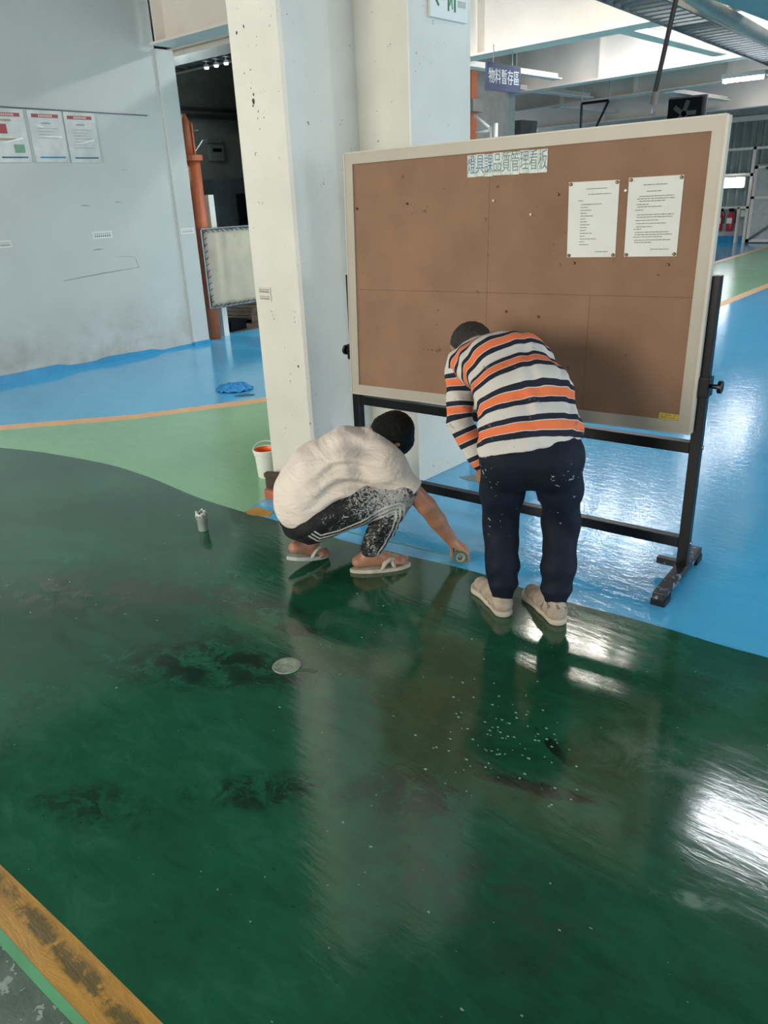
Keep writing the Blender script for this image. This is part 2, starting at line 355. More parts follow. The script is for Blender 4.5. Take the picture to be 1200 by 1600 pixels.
# ---------------------------------------------------------------- column group
cl = thing('column', 'cream painted column on the left, scuffed and chipped, with small grey label', 'column', (-3.36, 3.15, 0))
bm = slab([(-0.19, -0.26), (0.175, -0.26), (0.19, -0.245), (0.19, 0.07), (0.178, 0.10), (0.178, 0.27), (-0.19, 0.27)], 0, 4.05)
sh = obj('shaft', bm, m_col, cl)
cb = thing('column', 'wide grey-white rear column standing behind the notice board, green exit sign on it', 'column', (-3.36, 3.15, 0))
obj('shaft', bx(-0.175, 0.545, 0.27, 0.80, 0, 4.05), m_col, cb, bevel=0.006)
obj('cover_strip', bx(-0.10, -0.09, 0.262, 0.27, 0, 4.05), m_col, cb)
# chipped paint spots on the cream face
m_chip = mat('chipped_spot', '4a443a', 0.9)
def on_cream(px_list):
    for (x, z, r) in px_list:
        bm = bmesh.new(); n = 7
        vs = [bm.verts.new((x + r * (0.6 + 0.6 * random.random()) * math.cos(2*PI*k/n), -0.2608, z + 1.5 * r * (0.6 + 0.6 * random.random()) * math.sin(2*PI*k/n))) for k in range(n)]
        c = [bm.verts.new((v.co.x, -0.259, v.co.z)) for v in vs]
        bm.faces.new(vs); bm.faces.new(c[::-1])
        for k in range(n): bm.faces.new((vs[k], vs[(k+1) % n], c[(k+1) % n], c[k]))
        obj('paint_chip', bm, m_chip, cl)
on_cream([(-0.05, 2.11, .010), (-0.045, 2.14, .006), (-0.02, 2.06, .004), (-0.055, 2.09, .005), (-0.13, 2.42, .007), (-0.07, 2.44, .006), (-0.05, 2.25, .004), (-0.10, 2.24, .003), (-0.03, 2.03, .003), (-0.06, 2.17, .003), (0.02, 2.03, .003), (-0.02, 1.98, .003), (0.12, 0.77, .006), (-0.05, 1.02, .003), (0.05, 0.72, .003)])

# ---------------------------------------------------------------- steel beams
def ibeam(label, x0, x1, y, z0, h, fl_w=0.3, stiff=(), braces=(), rot=0.0):
    t = thing('steel_beam', label, 'beam', ((x0 + x1) / 2, y, z0), rot, 'steel beams under the roof'); L = (x1 - x0) / 2
    obj('bottom_flange', bx(-L, L, -fl_w/2, fl_w/2, 0, 0.025), m_beam, t)
    obj('top_flange', bx(-L, L, -fl_w/2, fl_w/2, h - 0.025, h), m_beam, t)
    obj('web', bx(-L, L, -0.012, 0.012, 0.025, h - 0.025), m_beam, t)
    for s in stiff:
        x = s - (x0 + x1) / 2
        obj('stiffener', bx(x - 0.012, x + 0.012, -fl_w/2 + 0.01, -0.012, 0.025, h - 0.025), m_beam, t)
    return t
ibeam('pale beam over the left opening, running from wall pillar to cream column', -8.05, -3.58, 5.62, 3.2, 0.62, 0.30, (-7.95, -6.0))
ibeam('brightly lit deep pale beam nearest above the notice board', -8.2, 6.5, 8.93, 3.2, 0.72, 0.34, (-6.45, -4.1, -1.0, 2), rot=-0.071)
ibeam('shaded pale beam second behind the notice board, upright ribs on its side', -13, 6.5, 12.6, 3.2, 0.85, 0.30, (-8.6, -6.75, -5.0, -3.2), rot=-0.15)
ibeam('lit pale beam third behind the notice board, slim lamp before it', -13, 6.5, 15.2, 3.2, 0.5, 0.30, (-9.3, -7.5, -5.6, -4.0), rot=-0.18)
ibeam('farthest grey beam just above the corrugated end wall', -13, 6.5, 19.5, 3.05, 0.75, 0.30, (-10, -8, -6), rot=-0.03)
ibeam('dim beam inside the dark side room with row of small holes', -12.9, -8.7, 7.9, 3.45, 0.3, 0.2)
# short cross beams running away from the viewer
for lab, x, y0, y1, z in (('short cross beam under the first bright beam, right of hanging navy sign', -7.2, 9.5, 12.5, 3.22), ('short cross beam under first bright beam beside the cable ladder', -4.6, 9.4, 12.4, 3.22),
                          ('short cross beam behind the second beam, above the black bracket', -8.3, 12.8, 15.7, 3.22), ('short cross beam behind the third beam above the dark fan box', -6.9, 16.2, 19.3, 3.2), ('short cross beam behind third beam, left of the dark fan box', -9.5, 16.4, 19.3, 3.2)):
    t = thing('cross_beam', lab, 'beam', (x, (y0 + y1) / 2, z)); L = (y1 - y0) / 2
    obj('bottom_flange', bx(-0.09, 0.09, -L, L, 0, 0.02), m_beam, t); obj('web', bx(-0.01, 0.01, -L, L, 0.02, 0.09), m_beam, t)
struct(obj('wall_upper_bulkhead', bx(-8.2, -8.15, 5.6, 23.2, 3.85, 4.05), m_beam))

# ---------------------------------------------------------------- lamps
def lamp(x, y, z, L, label, rot=0.0, m=None, along='x', W=0.24):
    t = thing('ceiling_lamp', label, 'lamp', (x, y, z), rot + (PI/2 if along == 'y' else 0), 'ceiling lamps')
    obj('housing', bx(-L/2 - 0.03, L/2 + 0.03, -W - 0.02, W + 0.02, 0.02, 0.17 if z > 3.5 else 0.09), m_white, t)
    obj('diffuser', bx(-L/2, L/2, -W, W, -0.03, 0.02), m or m_lamp, t)
    for s in (-1, 1): obj('end_cap', bx(s*L/2 - 0.02, s*L/2 + 0.02, -W + 0.01, W - 0.01, -0.045, 0.02), m_white, t)
    return t
lamp(-1.12, 6.10, 3.88, 1.1, 'panel lamp on the ceiling nearest the viewer, right of the notice board', W=0.13)
lamp(-3.9, 7.75, 3.88, 1.3, 'panel lamp on the ceiling in front of the first bright beam', m=mat('bright_panel_light', 'ffffff', 0.4, emit='fff6ea', estr=34), W=0.12)
lamp(-2.35, 10.05, 3.88, 0.9, 'panel lamp behind the first beam, right of the cable ladder', m=m_lampw)
lamp(-4.35, 9.95, 3.88, 1.1, 'panel lamp behind the first beam above the cable ladder', m=m_lampm)
lamp(-4.45, 11.6, 3.88, 0.7, 'panel lamp before the second beam, right one', m=m_lampm)
lamp(-5.25, 11.7, 3.88, 0.7, 'panel lamp before the second beam, middle one', m=m_lampm)
lamp(-6.3, 11.8, 3.88, 0.8, 'panel lamp before the second beam, left one', m=m_lampm)
lamp(-5.25, 17.9, 3.88, 1.0, 'panel lamp between the third beam and the farthest beam')
lamp(-4.97, 14.56, 3.12, 0.62, 'slim tube lamp hanging under the third beam at the right', W=0.05)
lamp(-5.6, 0.4, 3.88, 1.3, 'fill lamp added on the ceiling left of the viewer, outside the frame')  # added out of view to brighten the left wall
t = thing('flood_lamp', 'narrow bright flood lamp behind the beam over the left opening, outside the frame', 'lamp', (-6.4, 7.7, 3.86))
obj('housing', bx(-0.32, 0.32, -0.08, 0.08, 0.0, 0.10), m_white, t); obj('stem', bx(-0.02, 0.02, -0.02, 0.02, 0.10, 0.19), m_white, t); obj('diffuser', bx(-0.30, 0.30, -0.05, 0.05, -0.03, 0.0), mat('flood_light', 'ffffff', emit='fbfdff', estr=130), t)
t = thing('wall_lamp', 'bright rectangular lamp on the corrugated end wall', 'lamp', (-7.80, 23.0, 1.52))
obj('housing', bx(-0.30, 0.30, -0.02, 0.08, -0.13, 0.13), m_white, t); obj('diffuser', bx(-0.27, 0.27, -0.05, -0.02, -0.11, 0.11), m_lampw, t)

# ---------------------------------------------------------------- cable ladder, pipes, hanging pole
t = thing('cable_ladder', 'grey cable ladder tray running away below the ceiling at upper right', 'cable tray', (-3.75, 7.2, 3.14), 0.075)
for s in (0.0, 0.42): obj('side_rail', bx(s - 0.012, s + 0.012, -0.6, 9, -0.03, 0.05), m_steel, t)
rung_me = None
for k in range(48):
    y = -0.5 + k * 0.195
    if rung_me is None:
        o = obj('rung', bx(0.012, 0.408, -0.035, 0.035, -0.02, 0.005), m_steel, t); rung_me = o.data
    else:
        o = bpy.data.objects.new('rung', rung_me); C.objects.link(o); o.parent = t
    o.location = (0, y, 0)
for k in range(3): obj('hanger_rod', tube(bmesh.new(), [(0.0, 0.6 + 2.6*k, 0.05), (0.0, 0.6 + 2.6*k, 0.9)], 0.008, 6), m_steel, t)
tag(obj('pipe', tube(bmesh.new(), [(-2.95, 6.6, 3.10), (-3.18, 8.1, 3.10), (-3.50, 11.6, 3.10), (-3.68, 14.5, 3.10)], 0.07, 14), mat('pipe_grey', '9a968e', 0.45), smooth=True), 'thick grey pipe running beside the cable ladder', 'pipe')
tag(obj('duct', bx(-2.85, -1.6, 7.0, 15, 3.0, 3.17), mat('teal_duct_paint', '5f8f97', 0.5)), 'teal grey duct box at the top right corner', 'duct')
t = thing('hanging_pole', 'dark hanging pole with hook end above the notice board', 'pole', (-2.663, 6.0, 2.10))
obj('rod', tube(bmesh.new(), [(0, 0, 0.12), (0.318, 0, 1.94)], 0.017, 10), m_black, t)
obj('end_sleeve', tube(bmesh.new(), [(-0.003, 0, 0.06), (0.01, 0, 0.14)], 0.026, 10), mat('sleeve_grey', '6b6258', 0.5), t)
obj('hook', tube(bmesh.new(), [(0, 0, 0.07), (-0.012, 0, 0.03), (-0.01, 0, 0.0), (0.01, 0, -0.01), (0.016, 0, 0.01)], 0.005, 6), m_steel, t)

# hanging navy sign
t = thing('hanging_sign', 'navy hanging sign with white Chinese characters below the bright beam', 'sign', (-6.0, 9.11, 2.90), PI/2)
obj('panel', bx(-0.375, 0.375, -0.012, 0.012, -0.15, 0.145), m_navy, t)
for s in (-0.22, 0.20): obj('hanger_wire', tube(bmesh.new(), [(s, 0, 0.14), (s, 0, 0.34)], 0.006, 6), m_steel, t)
text('characters', '物料暫存區', 0.140, m_signw, t, Matrix.Translation((0, -0.0135, -0.005)) @ Matrix.Rotation(PI/2, 4, 'X') @ Matrix.Diagonal((0.98, 1.25, 1, 1)))

# exit sign on the column (only its lower part is in the frame)
t = thing('exit_sign', 'white exit sign with green arrow and running figure on the rear column', 'sign', (-2.815, 3.735, 2.555), PI/2)
obj('panel', bx(-0.158, 0.158, -0.022, 0.0, -0.093, 0.10), m_white, t, bevel=0.002)
Mx = Matrix.Translation((0, -0.0225, 0)) @ Matrix.Rotation(PI/2, 4, 'X')
def flat(pts, d=0.0012):
    bm = bmesh.new(); a = [bm.verts.new((x, y, 0)) for x, y in pts]; b = [bm.verts.new((x, y, d)) for x, y in pts]; n = len(pts)
    bm.faces.new(b); bm.faces.new(a[::-1])
    for i in range(n): bm.faces.new((a[i], a[(i+1) % n], b[(i+1) % n], b[i]))
    return bm
def flatobj(name, polys, m, parent, mtx):
    bm = bmesh.new()
    for p in polys:
        q = flat(p); me = bpy.data.meshes.new('t'); q.to_mesh(me); q.free(); bm.from_mesh(me); bpy.data.meshes.remove(me)
    bm.transform(mtx); return obj(name, bm, m, parent)
flatobj('arrow', [[(-0.135,-0.005),(-0.10,0.028),(-0.09,0.020),(-0.108,0.0),(-0.05,0.0),(-0.05,-0.012),(-0.108,-0.012),(-0.088,-0.036),(-0.098,-0.044)]], m_green_ink, t, Mx)
flatobj('door_mark', [[(-0.018,-0.055),(-0.006,-0.055),(-0.006,0.075),(-0.018,0.075)], [(0.036,-0.055),(0.050,-0.055),(0.050,0.075),(0.036,0.075)], [(-0.018,0.065),(0.05,0.065),(0.05,0.075),(-0.018,0.075)]], m_green_ink, t, Mx)
flatobj('running_figure', [[(0.008,0.036),(0.020,0.036),(0.020,0.050),(0.008,0.050)], [(0.004,0.0),(0.020,0.0),(0.026,0.032),(0.006,0.032)], [(0.004,0.002),(0.012,0.002),(0.002,-0.03),(-0.004,-0.03)], [(0.012,0.004),(0.020,0.002),(0.024,-0.045),(0.018,-0.045)], [(0.02,0.026),(0.033,0.010),(0.030,0.006),(0.018,0.018)]], m_green_ink, t, Mx)
flatobj('small_text', [[(0.07+0.012*k, -0.03), (0.076+0.012*k, -0.03), (0.076+0.012*k, 0.0), (0.07+0.012*k, 0.0)] for k in range(6)], mat('faint_ink', 'b9bcb4', 0.6), t, Mx)

# ---------------------------------------------------------------- posters and labels
def poster(y, z, w_, h_, label, kind):
    t = thing('poster', label, 'poster', (-8.197, y, z), PI/2, 'posters on the left wall')
    obj('sheet', bx(-w_/2, w_/2, -0.008, 0.0, -h_/2, h_/2), mat('poster_sheet', 'c6cbc8', 0.25), t)
    X = Matrix.Translation((0, -0.0085, 0)) @ Matrix.Rotation(PI/2, 4, 'X')
    R = lambda x0, x1, y0, y1: [(x0*w_, y0*h_), (x1*w_, y0*h_), (x1*w_, y1*h_), (x0*w_, y1*h_)]
    flatobj('red_heading', [R(-0.40, 0.38, 0.36, 0.43)], mat('poster_red', '9c4a4e', 0.5), t, X)
    flatobj('heading_text', [R(-0.2 + 0.06*k, -0.16 + 0.06*k, 0.375, 0.415) for k in range(7)], mat('poster_pale_ink', 'cfc0bf', 0.5), t, Matrix.Translation((0, -0.001, 0)) @ X)
    flatobj('footer_bar', [R(-0.36, 0.40, -0.42, -0.39)], mat('poster_blue' if kind == 1 else 'poster_dark_teal', '3f7fa5' if kind == 1 else '3c6476', 0.5), t, X)
    if kind == 0:
        flatobj('red_block', [R(-0.42, -0.06, 0.04, 0.22)], mat('poster_red2', 'a03c42', 0.5), t, X)
        flatobj('green_block', [R(0.05, 0.35, -0.32, -0.16)], mat('poster_green', '6f9a80', 0.5), t, X)
        [flatobj('caption_bar', [q_], mat('poster_tan', '9a917a', 0.5), t, X) for q_ in (R(-0.4, 0.1, 0.27, 0.31), R(-0.32, 0.15, -0.09, -0.045))]
    else:
        flatobj('text_lines', [R(-0.3, 0.3 - 0.1 * (k % 3), 0.15 - 0.06*k, 0.16 - 0.06*k) for k in range(7 if kind == 2 else 4)] + [R(-0.15, 0.12, 0.24, 0.27)], mat('poster_grey_ink', '93999a', 0.6), t, X)
    # shine of the crinkled film, painted as pale slivers over the sheet
    flatobj('film_glint', [[(-0.42*w_, 0.24*h_), (-0.1*w_, 0.19*h_), (-0.12*w_, 0.17*h_)], [(-0.35*w_, 0.0), (0.38*w_, -0.02*h_), (0.40*w_, 0.01*h_)]] if kind == 1 else [[(-0.3*w_, -0.14*h_), (0.36*w_, -0.02*h_), (0.34*w_, -0.06*h_)]], mat('film_shine', 'f2f5f5', 0.12), t, Matrix.Translation((0, -0.002, 0)) @ X)
    return t
poster(3.84, 2.315, 0.345, 0.47, 'leftmost poster on the left wall, with red and green picture blocks', 0)
poster(4.23, 2.315, 0.355, 0.47, 'middle poster on the left wall, blue bar at its foot', 1)
poster(4.60, 2.31, 0.345, 0.47, 'rightmost poster on the left wall, lines of small text', 2)
poster(3.46, 2.315, 0.345, 0.47, 'poster at the left edge of the frame, mostly cut off', 0)
def plate(name, label, loc, rz, w_, h_, rows, m=None):
    t = thing(name, label, 'label', loc, rz)
    obj('sheet', bx(-w_/2, w_/2, -0.003, 0, -h_/2, h_/2), m or m_paper, t)
    X = Matrix.Translation((0, -0.0032, 0)) @ Matrix.Rotation(PI/2, 4, 'X'); P = []
    for r in range(rows):
        zc = (rows - 1) / 2 - r; hh = h_ * 0.52 / rows
        for k in range(8):
            x = -w_*0.42 + k * w_*0.105; zz = zc * h_ / rows
            P.append([(x, zz - hh/2), (x + w_*0.07, zz - hh/2), (x + w_*0.07, zz - hh/6), (x, zz - hh/6)])
            P.append([(x + w_*0.02, zz), (x + w_*0.045, zz), (x + w_*0.045, zz + hh/2), (x + w_*0.02, zz + hh/2)])
    flatobj('blurred_print', P, mat('label_ink', '6f7478', 0.7), t, X)
    return t
plate('wall_label', 'small framed label at the middle of the left wall', (-8.199, 4.64, 1.36), PI/2, 0.235, 0.075, 1)
plate('wall_label', 'small label cut by the left edge of the frame on the left wall', (-8.199, 3.57, 1.34), PI/2, 0.12, 0.07, 1)
plate('wall_label', 'small label on the face of the wall pillar', (-8.164, 5.72, 1.335), PI/2, 0.18, 0.062, 1)
plate('column_label', 'small two-line grey label on the cream column', (-3.465, 2.8885, 1.155), 0, 0.10, 0.075, 2, mat('label_cream', 'd2cfc4', 0.6))

# ---------------------------------------------------------------- left opening: post, screen, debris
t = thing('orange_post', 'orange round post with pointed fin standing by the wall pillar', 'post', (-8.36, 6.06, 0))
obj('pipe', tube(bmesh.new(), [(0, 0, 0), (0, 0, 2.12)], 0.085, 20), m_rust, t, smooth=True)
obj('flange', lathe(bmesh.new(), [(0, 2.10), (0.12, 2.10), (0.12, 2.16), (0, 2.16)], 20), m_rust, t)
obj('fin', slab([(-0.11, -0.01), (0.07, -0.01), (0.07, 0.01), (-0.11, 0.01)], 2.16, 2.50), m_rust, t)
bm = bmesh.new(); tube(bm, [(0, -0.05, 2.16), (0, -0.03, 2.5), (0, -0.05, 2.6)], [0.07, 0.05, 0.02], 10); obj('tip', bm, m_rust, t, smooth=True)
for p, q in (((-0.05, -0.08, 2.42), (0.12, 0.05, 2.42)), ((0.0, 0.02, 2.16), (0.09, 0.12, 2.32))): obj('wire_end', tube(bmesh.new(), [p, q], 0.006, 6), m_steel, t)
t = thing('guard_rail_post', 'slim white post standing just behind the orange post', 'post', (-8.42, 6.27, 0))
obj('shaft', bx(-0.05, 0.05, -0.04, 0.04, 0.0, 1.72), m_white, t)
t = thing('canvas_screen', 'cream canvas screen with laced edge tied beside the orange post', 'screen', (-8.24, 5.99, 0))
bm = bmesh.new(); ny, nz = 40, 16; g = []
for i in range(ny + 1):
    row = []
    for j in range(nz + 1):
        y = 2.3 * i / ny; z = 0.42 + 0.9 * j / nz
        e = math.sin(y * 26) * 0.006 * (1 if j in (0, nz) else 0.3)
        row.append(bm.verts.new((0.012 * math.sin(y * 9 + z * 5) + 0.008 * math.sin(z * 17 - y * 4), y + (0.012 * math.sin(z * 40) if i == 0 else 0), z + e)))
    g.append(row)
for i in range(ny):
    for j in range(nz): bm.faces.new((g[i][j], g[i+1][j], g[i+1][j+1], g[i][j+1]))
r = bmesh.ops.solidify(bm, geom=list(bm.faces), thickness=0.006)
obj('cloth', bm, m_canvas, t, smooth=True)
for z in (0.40, 1.335): obj('frame_rail', tube(bmesh.new(), [(-0.01, -0.02, z), (-0.01, 2.3, z)], 0.014, 8), m_steel, t)
obj('frame_rail', tube(bmesh.new(), [(-0.01, -0.02, 0.40), (-0.01, -0.02, 1.335)], 0.014, 8), m_steel, t)
lace = None
for k in range(34):
    if k < 12: p = (0.0, -0.01, 0.46 + k * 0.075); q = (0.02, 0.03, 0.49 + k * 0.075)
    else:
        kk = (k - 12) % 11; z = 0.41 if k < 23 else 1.325; s = 1 if z < 1 else -1
        p = (0.0, 0.04 + kk * 0.075, z); q = (0.02, 0.07 + kk * 0.075, z + s * 0.03)
    obj('lacing', tube(bmesh.new(), [p, ((p[0]+q[0])/2 + 0.012, (p[1]+q[1])/2, (p[2]+q[2])/2), q], 0.005, 5), m_string, t)
t = thing('board_pile', 'pile of grey-brown boards on the floor of the side room behind the canvas', 'boards', (-9.4, 7.6, 0), 0.3)
for k in range(5):
    o = obj('board', bx(-0.75, 0.75, -0.6 + 0.02*k, 0.55 + 0.03*k, 0.05 * k + 0.06, 0.05 * k + 0.10), mat('weathered_board', '8d8078', 0.85, var=0.1, vscale=8, bump=0.3), t); o.rotation_euler = (0, 0, 0.03 * (k % 3 - 1))
for s in (-0.5, 0.5): obj('bearer', bx(s - 0.05, s + 0.05, -0.6, 0.55, 0.004, 0.06), m_brown, t)
t = thing('black_crate', 'low black crate on the side room floor behind the orange post', 'crate', (-8.72, 6.62, 0.004), 0.2)
obj('shell', bx(-0.14, 0.14, -0.16, 0.16, 0, 0.13), m_black, t, bevel=0.01); obj('rim', bx(-0.155, 0.155, -0.175, 0.175, 0.11, 0.135), m_black, t)
t = thing('timber_offcut', 'pale brown timber offcuts stacked beside the black crate', 'timber', (-8.60, 7.05, 0.004), 0.5)
for k, (a, z) in enumerate(((0, 0.04), (0.3, 0.12), (-0.25, 0.20))):
    obj('block', bx(-0.12, 0.14, -0.05, 0.05, z - 0.04, z + 0.035, mtx=Matrix.Rotation(a, 4, 'Z')), mat('pale_timber', '84705f', 0.8, var=0.1, vscale=9), t)
# dark side room fittings
t = thing('side_room_fill_lamp', 'unseen fill lamp added on the ceiling of the dark side room', 'lamp', (-10.8, 6.0, 3.86))  # lamp added out of view to lift the side room's darkness
obj('housing', bx(-0.6, 0.6, -0.32, 0.32, 0.0, 0.08), m_white, t); obj('diffuser', bx(-0.58, 0.58, -0.3, 0.3, -0.03, 0.0), mat('side_fill_light', 'ffffff', emit='f4fff8', estr=22), t)
obj('stem', bx(-0.02, 0.02, -0.02, 0.02, 0.08, 0.15), m_white, t)
t = thing('cable_ladder', 'dim cable ladder with bright spots inside the dark side room', 'cable tray', (-10.6, 6.85, 3.28), 0)
for s in (-0.15, 0.15): obj('side_rail', bx(-1.6, 4.9, s - 0.012, s + 0.012, -0.03, 0.07), m_steel, t)
for k in range(32): obj('rung', bx(-1.5 + 0.2*k - 0.03, -1.5 + 0.2*k + 0.03, -0.14, 0.14, -0.02, 0.0), m_steel, t)
for s in (-0.07, 0.03): obj('cable_bundle', tube(bmesh.new(), [(-1.6, s, 0.04), (1.6, s + 0.01, 0.04), (4.9, s, 0.04)], 0.04, 8), m_black, t)
for k in range(4): obj('hanger_rod', tube(bmesh.new(), [(-1.2 + 1.9*k, 0.15, 0.05), (-1.2 + 1.9*k, 0.15, 0.78)], 0.008, 6), m_steel, t)
for k in range(3):
    q = thing('small_lamp', '%s of the three small bright lamps by the cable ladder in the dark side room' % ('leftmost', 'middle', 'rightmost')[k], 'lamp', (-9.05 + 0.20*k, 6.95, 3.20), 0, 'small lamps in the side room')
    obj('housing', lathe(bmesh.new(), [(0, 0.05), (0.03, 0.05), (0.04, 0.02), (0, 0.02)], 12), m_white, q); obj('stem', tube(bmesh.new(), [(0, 0, 0.04), (0, 0, 0.09)], 0.01, 6), m_white, q); obj('bulb', lathe(bmesh.new(), [(0, 0.02), (0.03, 0.02), (0.025, 0.0), (0, 0.0)], 12), mat('small_lamp_light', 'ffffff', emit='ffffff', estr=2.5), q)
t = thing('wall_rail', 'double grey rail high along the dark side room wall', 'rail', (-12.9, 9.0, 3.05))
obj('rail', bx(-0.1, 0.05, -3.5, 4, 0, 0.07), m_steel, t); obj('rail', bx(-0.1, 0.0, -3.5, 4, 0.13, 0.18), m_steel, t)
t = thing('gauge_box', 'small grey meter box on the dark side room wall', 'box', (-13.0, 9.95, 2.50), PI/2)
obj('case', bx(-0.16, 0.16, -0.08, 0, -0.16, 0.12), mat('meter_grey', '7e8583', 0.5), t, bevel=0.01); obj('dial', bx(-0.10, 0.10, -0.09, -0.08, 0.0, 0.06), m_black, t); obj('hood', bx(-0.2, 0.12, -0.10, 0, 0.15, 0.24), mat('meter_grey', '7e8583'), t)
t = thing('machine_cabinet', 'blue-grey machine cabinet with window in the dark side room', 'machine', (-12.4, 10.3, 0))
obj('body', bx(-0.4, 0.4, -1.2, 1.2, 0, 2.0), mat('machine_bluegrey', '55646b', 0.5), t, bevel=0.01)
obj('window', bx(0.4, 0.41, -0.75, 0.1, 1.05, 1.75), mat('dark_pane', '1e2c33', 0.2), t); obj('control_panel', bx(0.4, 0.44, 0.25, 0.8, 1.1, 1.6), mat('panel_grey', '7a8488', 0.5), t)
for k in range(3): obj('knob', bx(0.44, 0.46, 0.35 + 0.13*k, 0.42 + 0.13*k, 1.3, 1.37), m_black, t)

# right background above the board
t = thing('orange_pipe_column', 'orange steel upright behind the rear column, above the notice board', 'post', (-8.20, 11.5, 0))
obj('shaft', bx(-0.09, 0.075, -0.08, 0.08, 0, 3.4), m_rust, t); obj('bracket', bx(-0.2, 0.16, -0.15, 0.15, 2.80, 2.98), mat('bracket_grey', '7f7b76', 0.6), t)
t = thing('pipe_rack', 'white branching pipes beside the orange upright', 'pipes', (-7.71, 11.38, 0))
for pts, r in (([(0.12, 0, 0), (0.12, 0, 2.95)], 0.045), ([(-0.45, 0, 3.12), (0.0, 0, 2.86)], 0.03), ([(-0.40, 0, 2.84), (0.0, 0, 2.84)], 0.03), ([(0.0, 0, 2.9), (0.0, 0, 2.3)], 0.035), ([(0.12, 0, 2.45), (0.28, 0, 2.72)], 0.03), ([(0.12, 0, 2.40), (0.9, 0, 2.38)], 0.04), ([(1.02, 0, 2.3), (1.02, 0, 2.52)], 0.06), ([(0.85, 0, 2.3), (0.85, 0, 2.5)], 0.05)):
    obj('pipe', tube(bmesh.new(), [(a_*.72, 0, c_*.88) for a_, _, c_ in pts], r*.8, 8), m_white, t, smooth=True)
t = thing('machine_block', 'dim grey machine behind the white pipes above the board', 'machine', (-9.4, 14.6, 0))
obj('body', bx(-0.6, 0.9, -0.4, 0.4, 0, 2.6), mat('machine_grey', '6d716f', 0.6, var=0.1), t, bevel=0.02); obj('hopper', slab([(-0.5, -0.3), (0.4, -0.3), (0.4, 0.3), (-0.5, 0.3)], 2.6, 2.85), mat('machine_grey', '6d716f'), t)
t = thing('bracket_frame', 'thin black angled bracket hanging above the notice board', 'bracket', (-7.33, 14.0, 0))
for pts in ([(-0.22, 0, 2.4), (-0.22, 0, 2.98)], [(-0.22, 0, 2.98), (0.30, 0, 2.98)], [(0.30, 0, 2.98), (0.02, 0, 2.45)]): obj('bar', tube(bmesh.new(), pts, 0.022, 6), m_black, t)
for x_ in (-0.22, 0.30): obj('hanger_rod', tube(bmesh.new(), [(x_, 0, 2.98), (x_, 0, 4.06)], 0.010, 6), m_steel, t)
t = thing('fan_box', 'dark square fan unit above the notice board beside the hanging pole', 'fan', (-6.85, 17.0, 2.86))
obj('case', bx(-0.34, 0.34, -0.1, 0.1, -0.25, 0.28), m_black, t); obj('frame', bx(-0.38, 0.38, 0.0, 0.08, -0.29, 0.32), m_steel, t)
for k in range(5): obj('blade', bx(-0.02, 0.24, -0.12, -0.10, -0.03, 0.05, mtx=Matrix.Rotation(2*PI*k/5, 4, 'Y')), mat('fan_blade_grey', '4b5150', 0.5), t)
for k, (x, lab) in enumerate(((-8.03, 'left fire extinguisher on the far wall'), (-7.74, 'right fire extinguisher on the far wall beside the notice plate'))):
    t = thing('fire_extinguisher', lab, 'fire extinguisher', (x, 22.95, 0.30))
    obj('cylinder', lathe(bmesh.new(), [(0, 0), (0.085, 0.0), (0.09, 0.02), (0.09, 0.40), (0.05, 0.47), (0.03, 0.50), (0, 0.50)], 14), m_red, t, smooth=True)
    obj('label', bx(-0.07, 0.07, -0.098, -0.085, 0.20, 0.34), m_paper, t); obj('valve', bx(-0.06, 0.06, -0.03, 0.03, 0.5, 0.58), m_black, t)
    obj('hose', tube(bmesh.new(), [(0.05, 0, 0.55), (0.13, -0.02, 0.45), (0.13, -0.02, 0.2)], 0.015, 6), m_black, t)
t = thing('notice_plate', 'grey notice plate on the far wall right of the extinguishers', 'sign', (-7.35, 23.12, 0.74))
obj('plate', bx(-0.25, 0.25, -0.02, 0.02, -0.13, 0.13), mat('plate_grey', '7f8c8c', 0.5), t); obj('paper', bx(-0.19, 0.19, -0.026, -0.02, -0.08, 0.08), m_paper, t)

# ================================================================ NOTICE BOARD ON ITS STAND
B = thing('notice_board', 'large brown cork notice board in pale frame on black steel stand', 'notice board', (-2.0, 3.047, 0), 0.0871)
def bxz(s, t_):   # s, t_ in 0..1 across and up the board -> local x, z  (the board hangs slightly out of square)
    x = (1-s)*((1-t_)*-0.895 + t_*-0.858) + s*((1-t_)*0.890 + t_*0.897)
    z = (1-s)*((1-t_)*0.654 + t_*1.832) + s*((1-t_)*0.679 + t_*1.856)
    return x, z
def bquad(s0, s1, t0, t1, y0, y1):
    bm = bmesh.new(); P = [bxz(s0, t0), bxz(s1, t0), bxz(s1, t1), bxz(s0, t1)]
    a = [bm.verts.new((x, y0, z)) for x, z in P]; b = [bm.verts.new((x, y1, z)) for x, z in P]
    bm.faces.new(a); bm.faces.new(b[::-1])
    for i in range(4): bm.faces.new((a[i], a[(i+1) % 4], b[(i+1) % 4], b[i]))
    return bm
def bquadp(P, y0, y1):
    bm = bmesh.new(); a = [bm.verts.new((x, y0, z)) for x, z in P]; b = [bm.verts.new((x, y1, z)) for x, z in P]; n = len(P)
    bm.faces.new(a); bm.faces.new(b[::-1])
    for i in range(n): bm.faces.new((a[i], a[(i+1) % n], b[(i+1) % n], b[i]))
    return bm
fs, ft = 0.026, 0.040
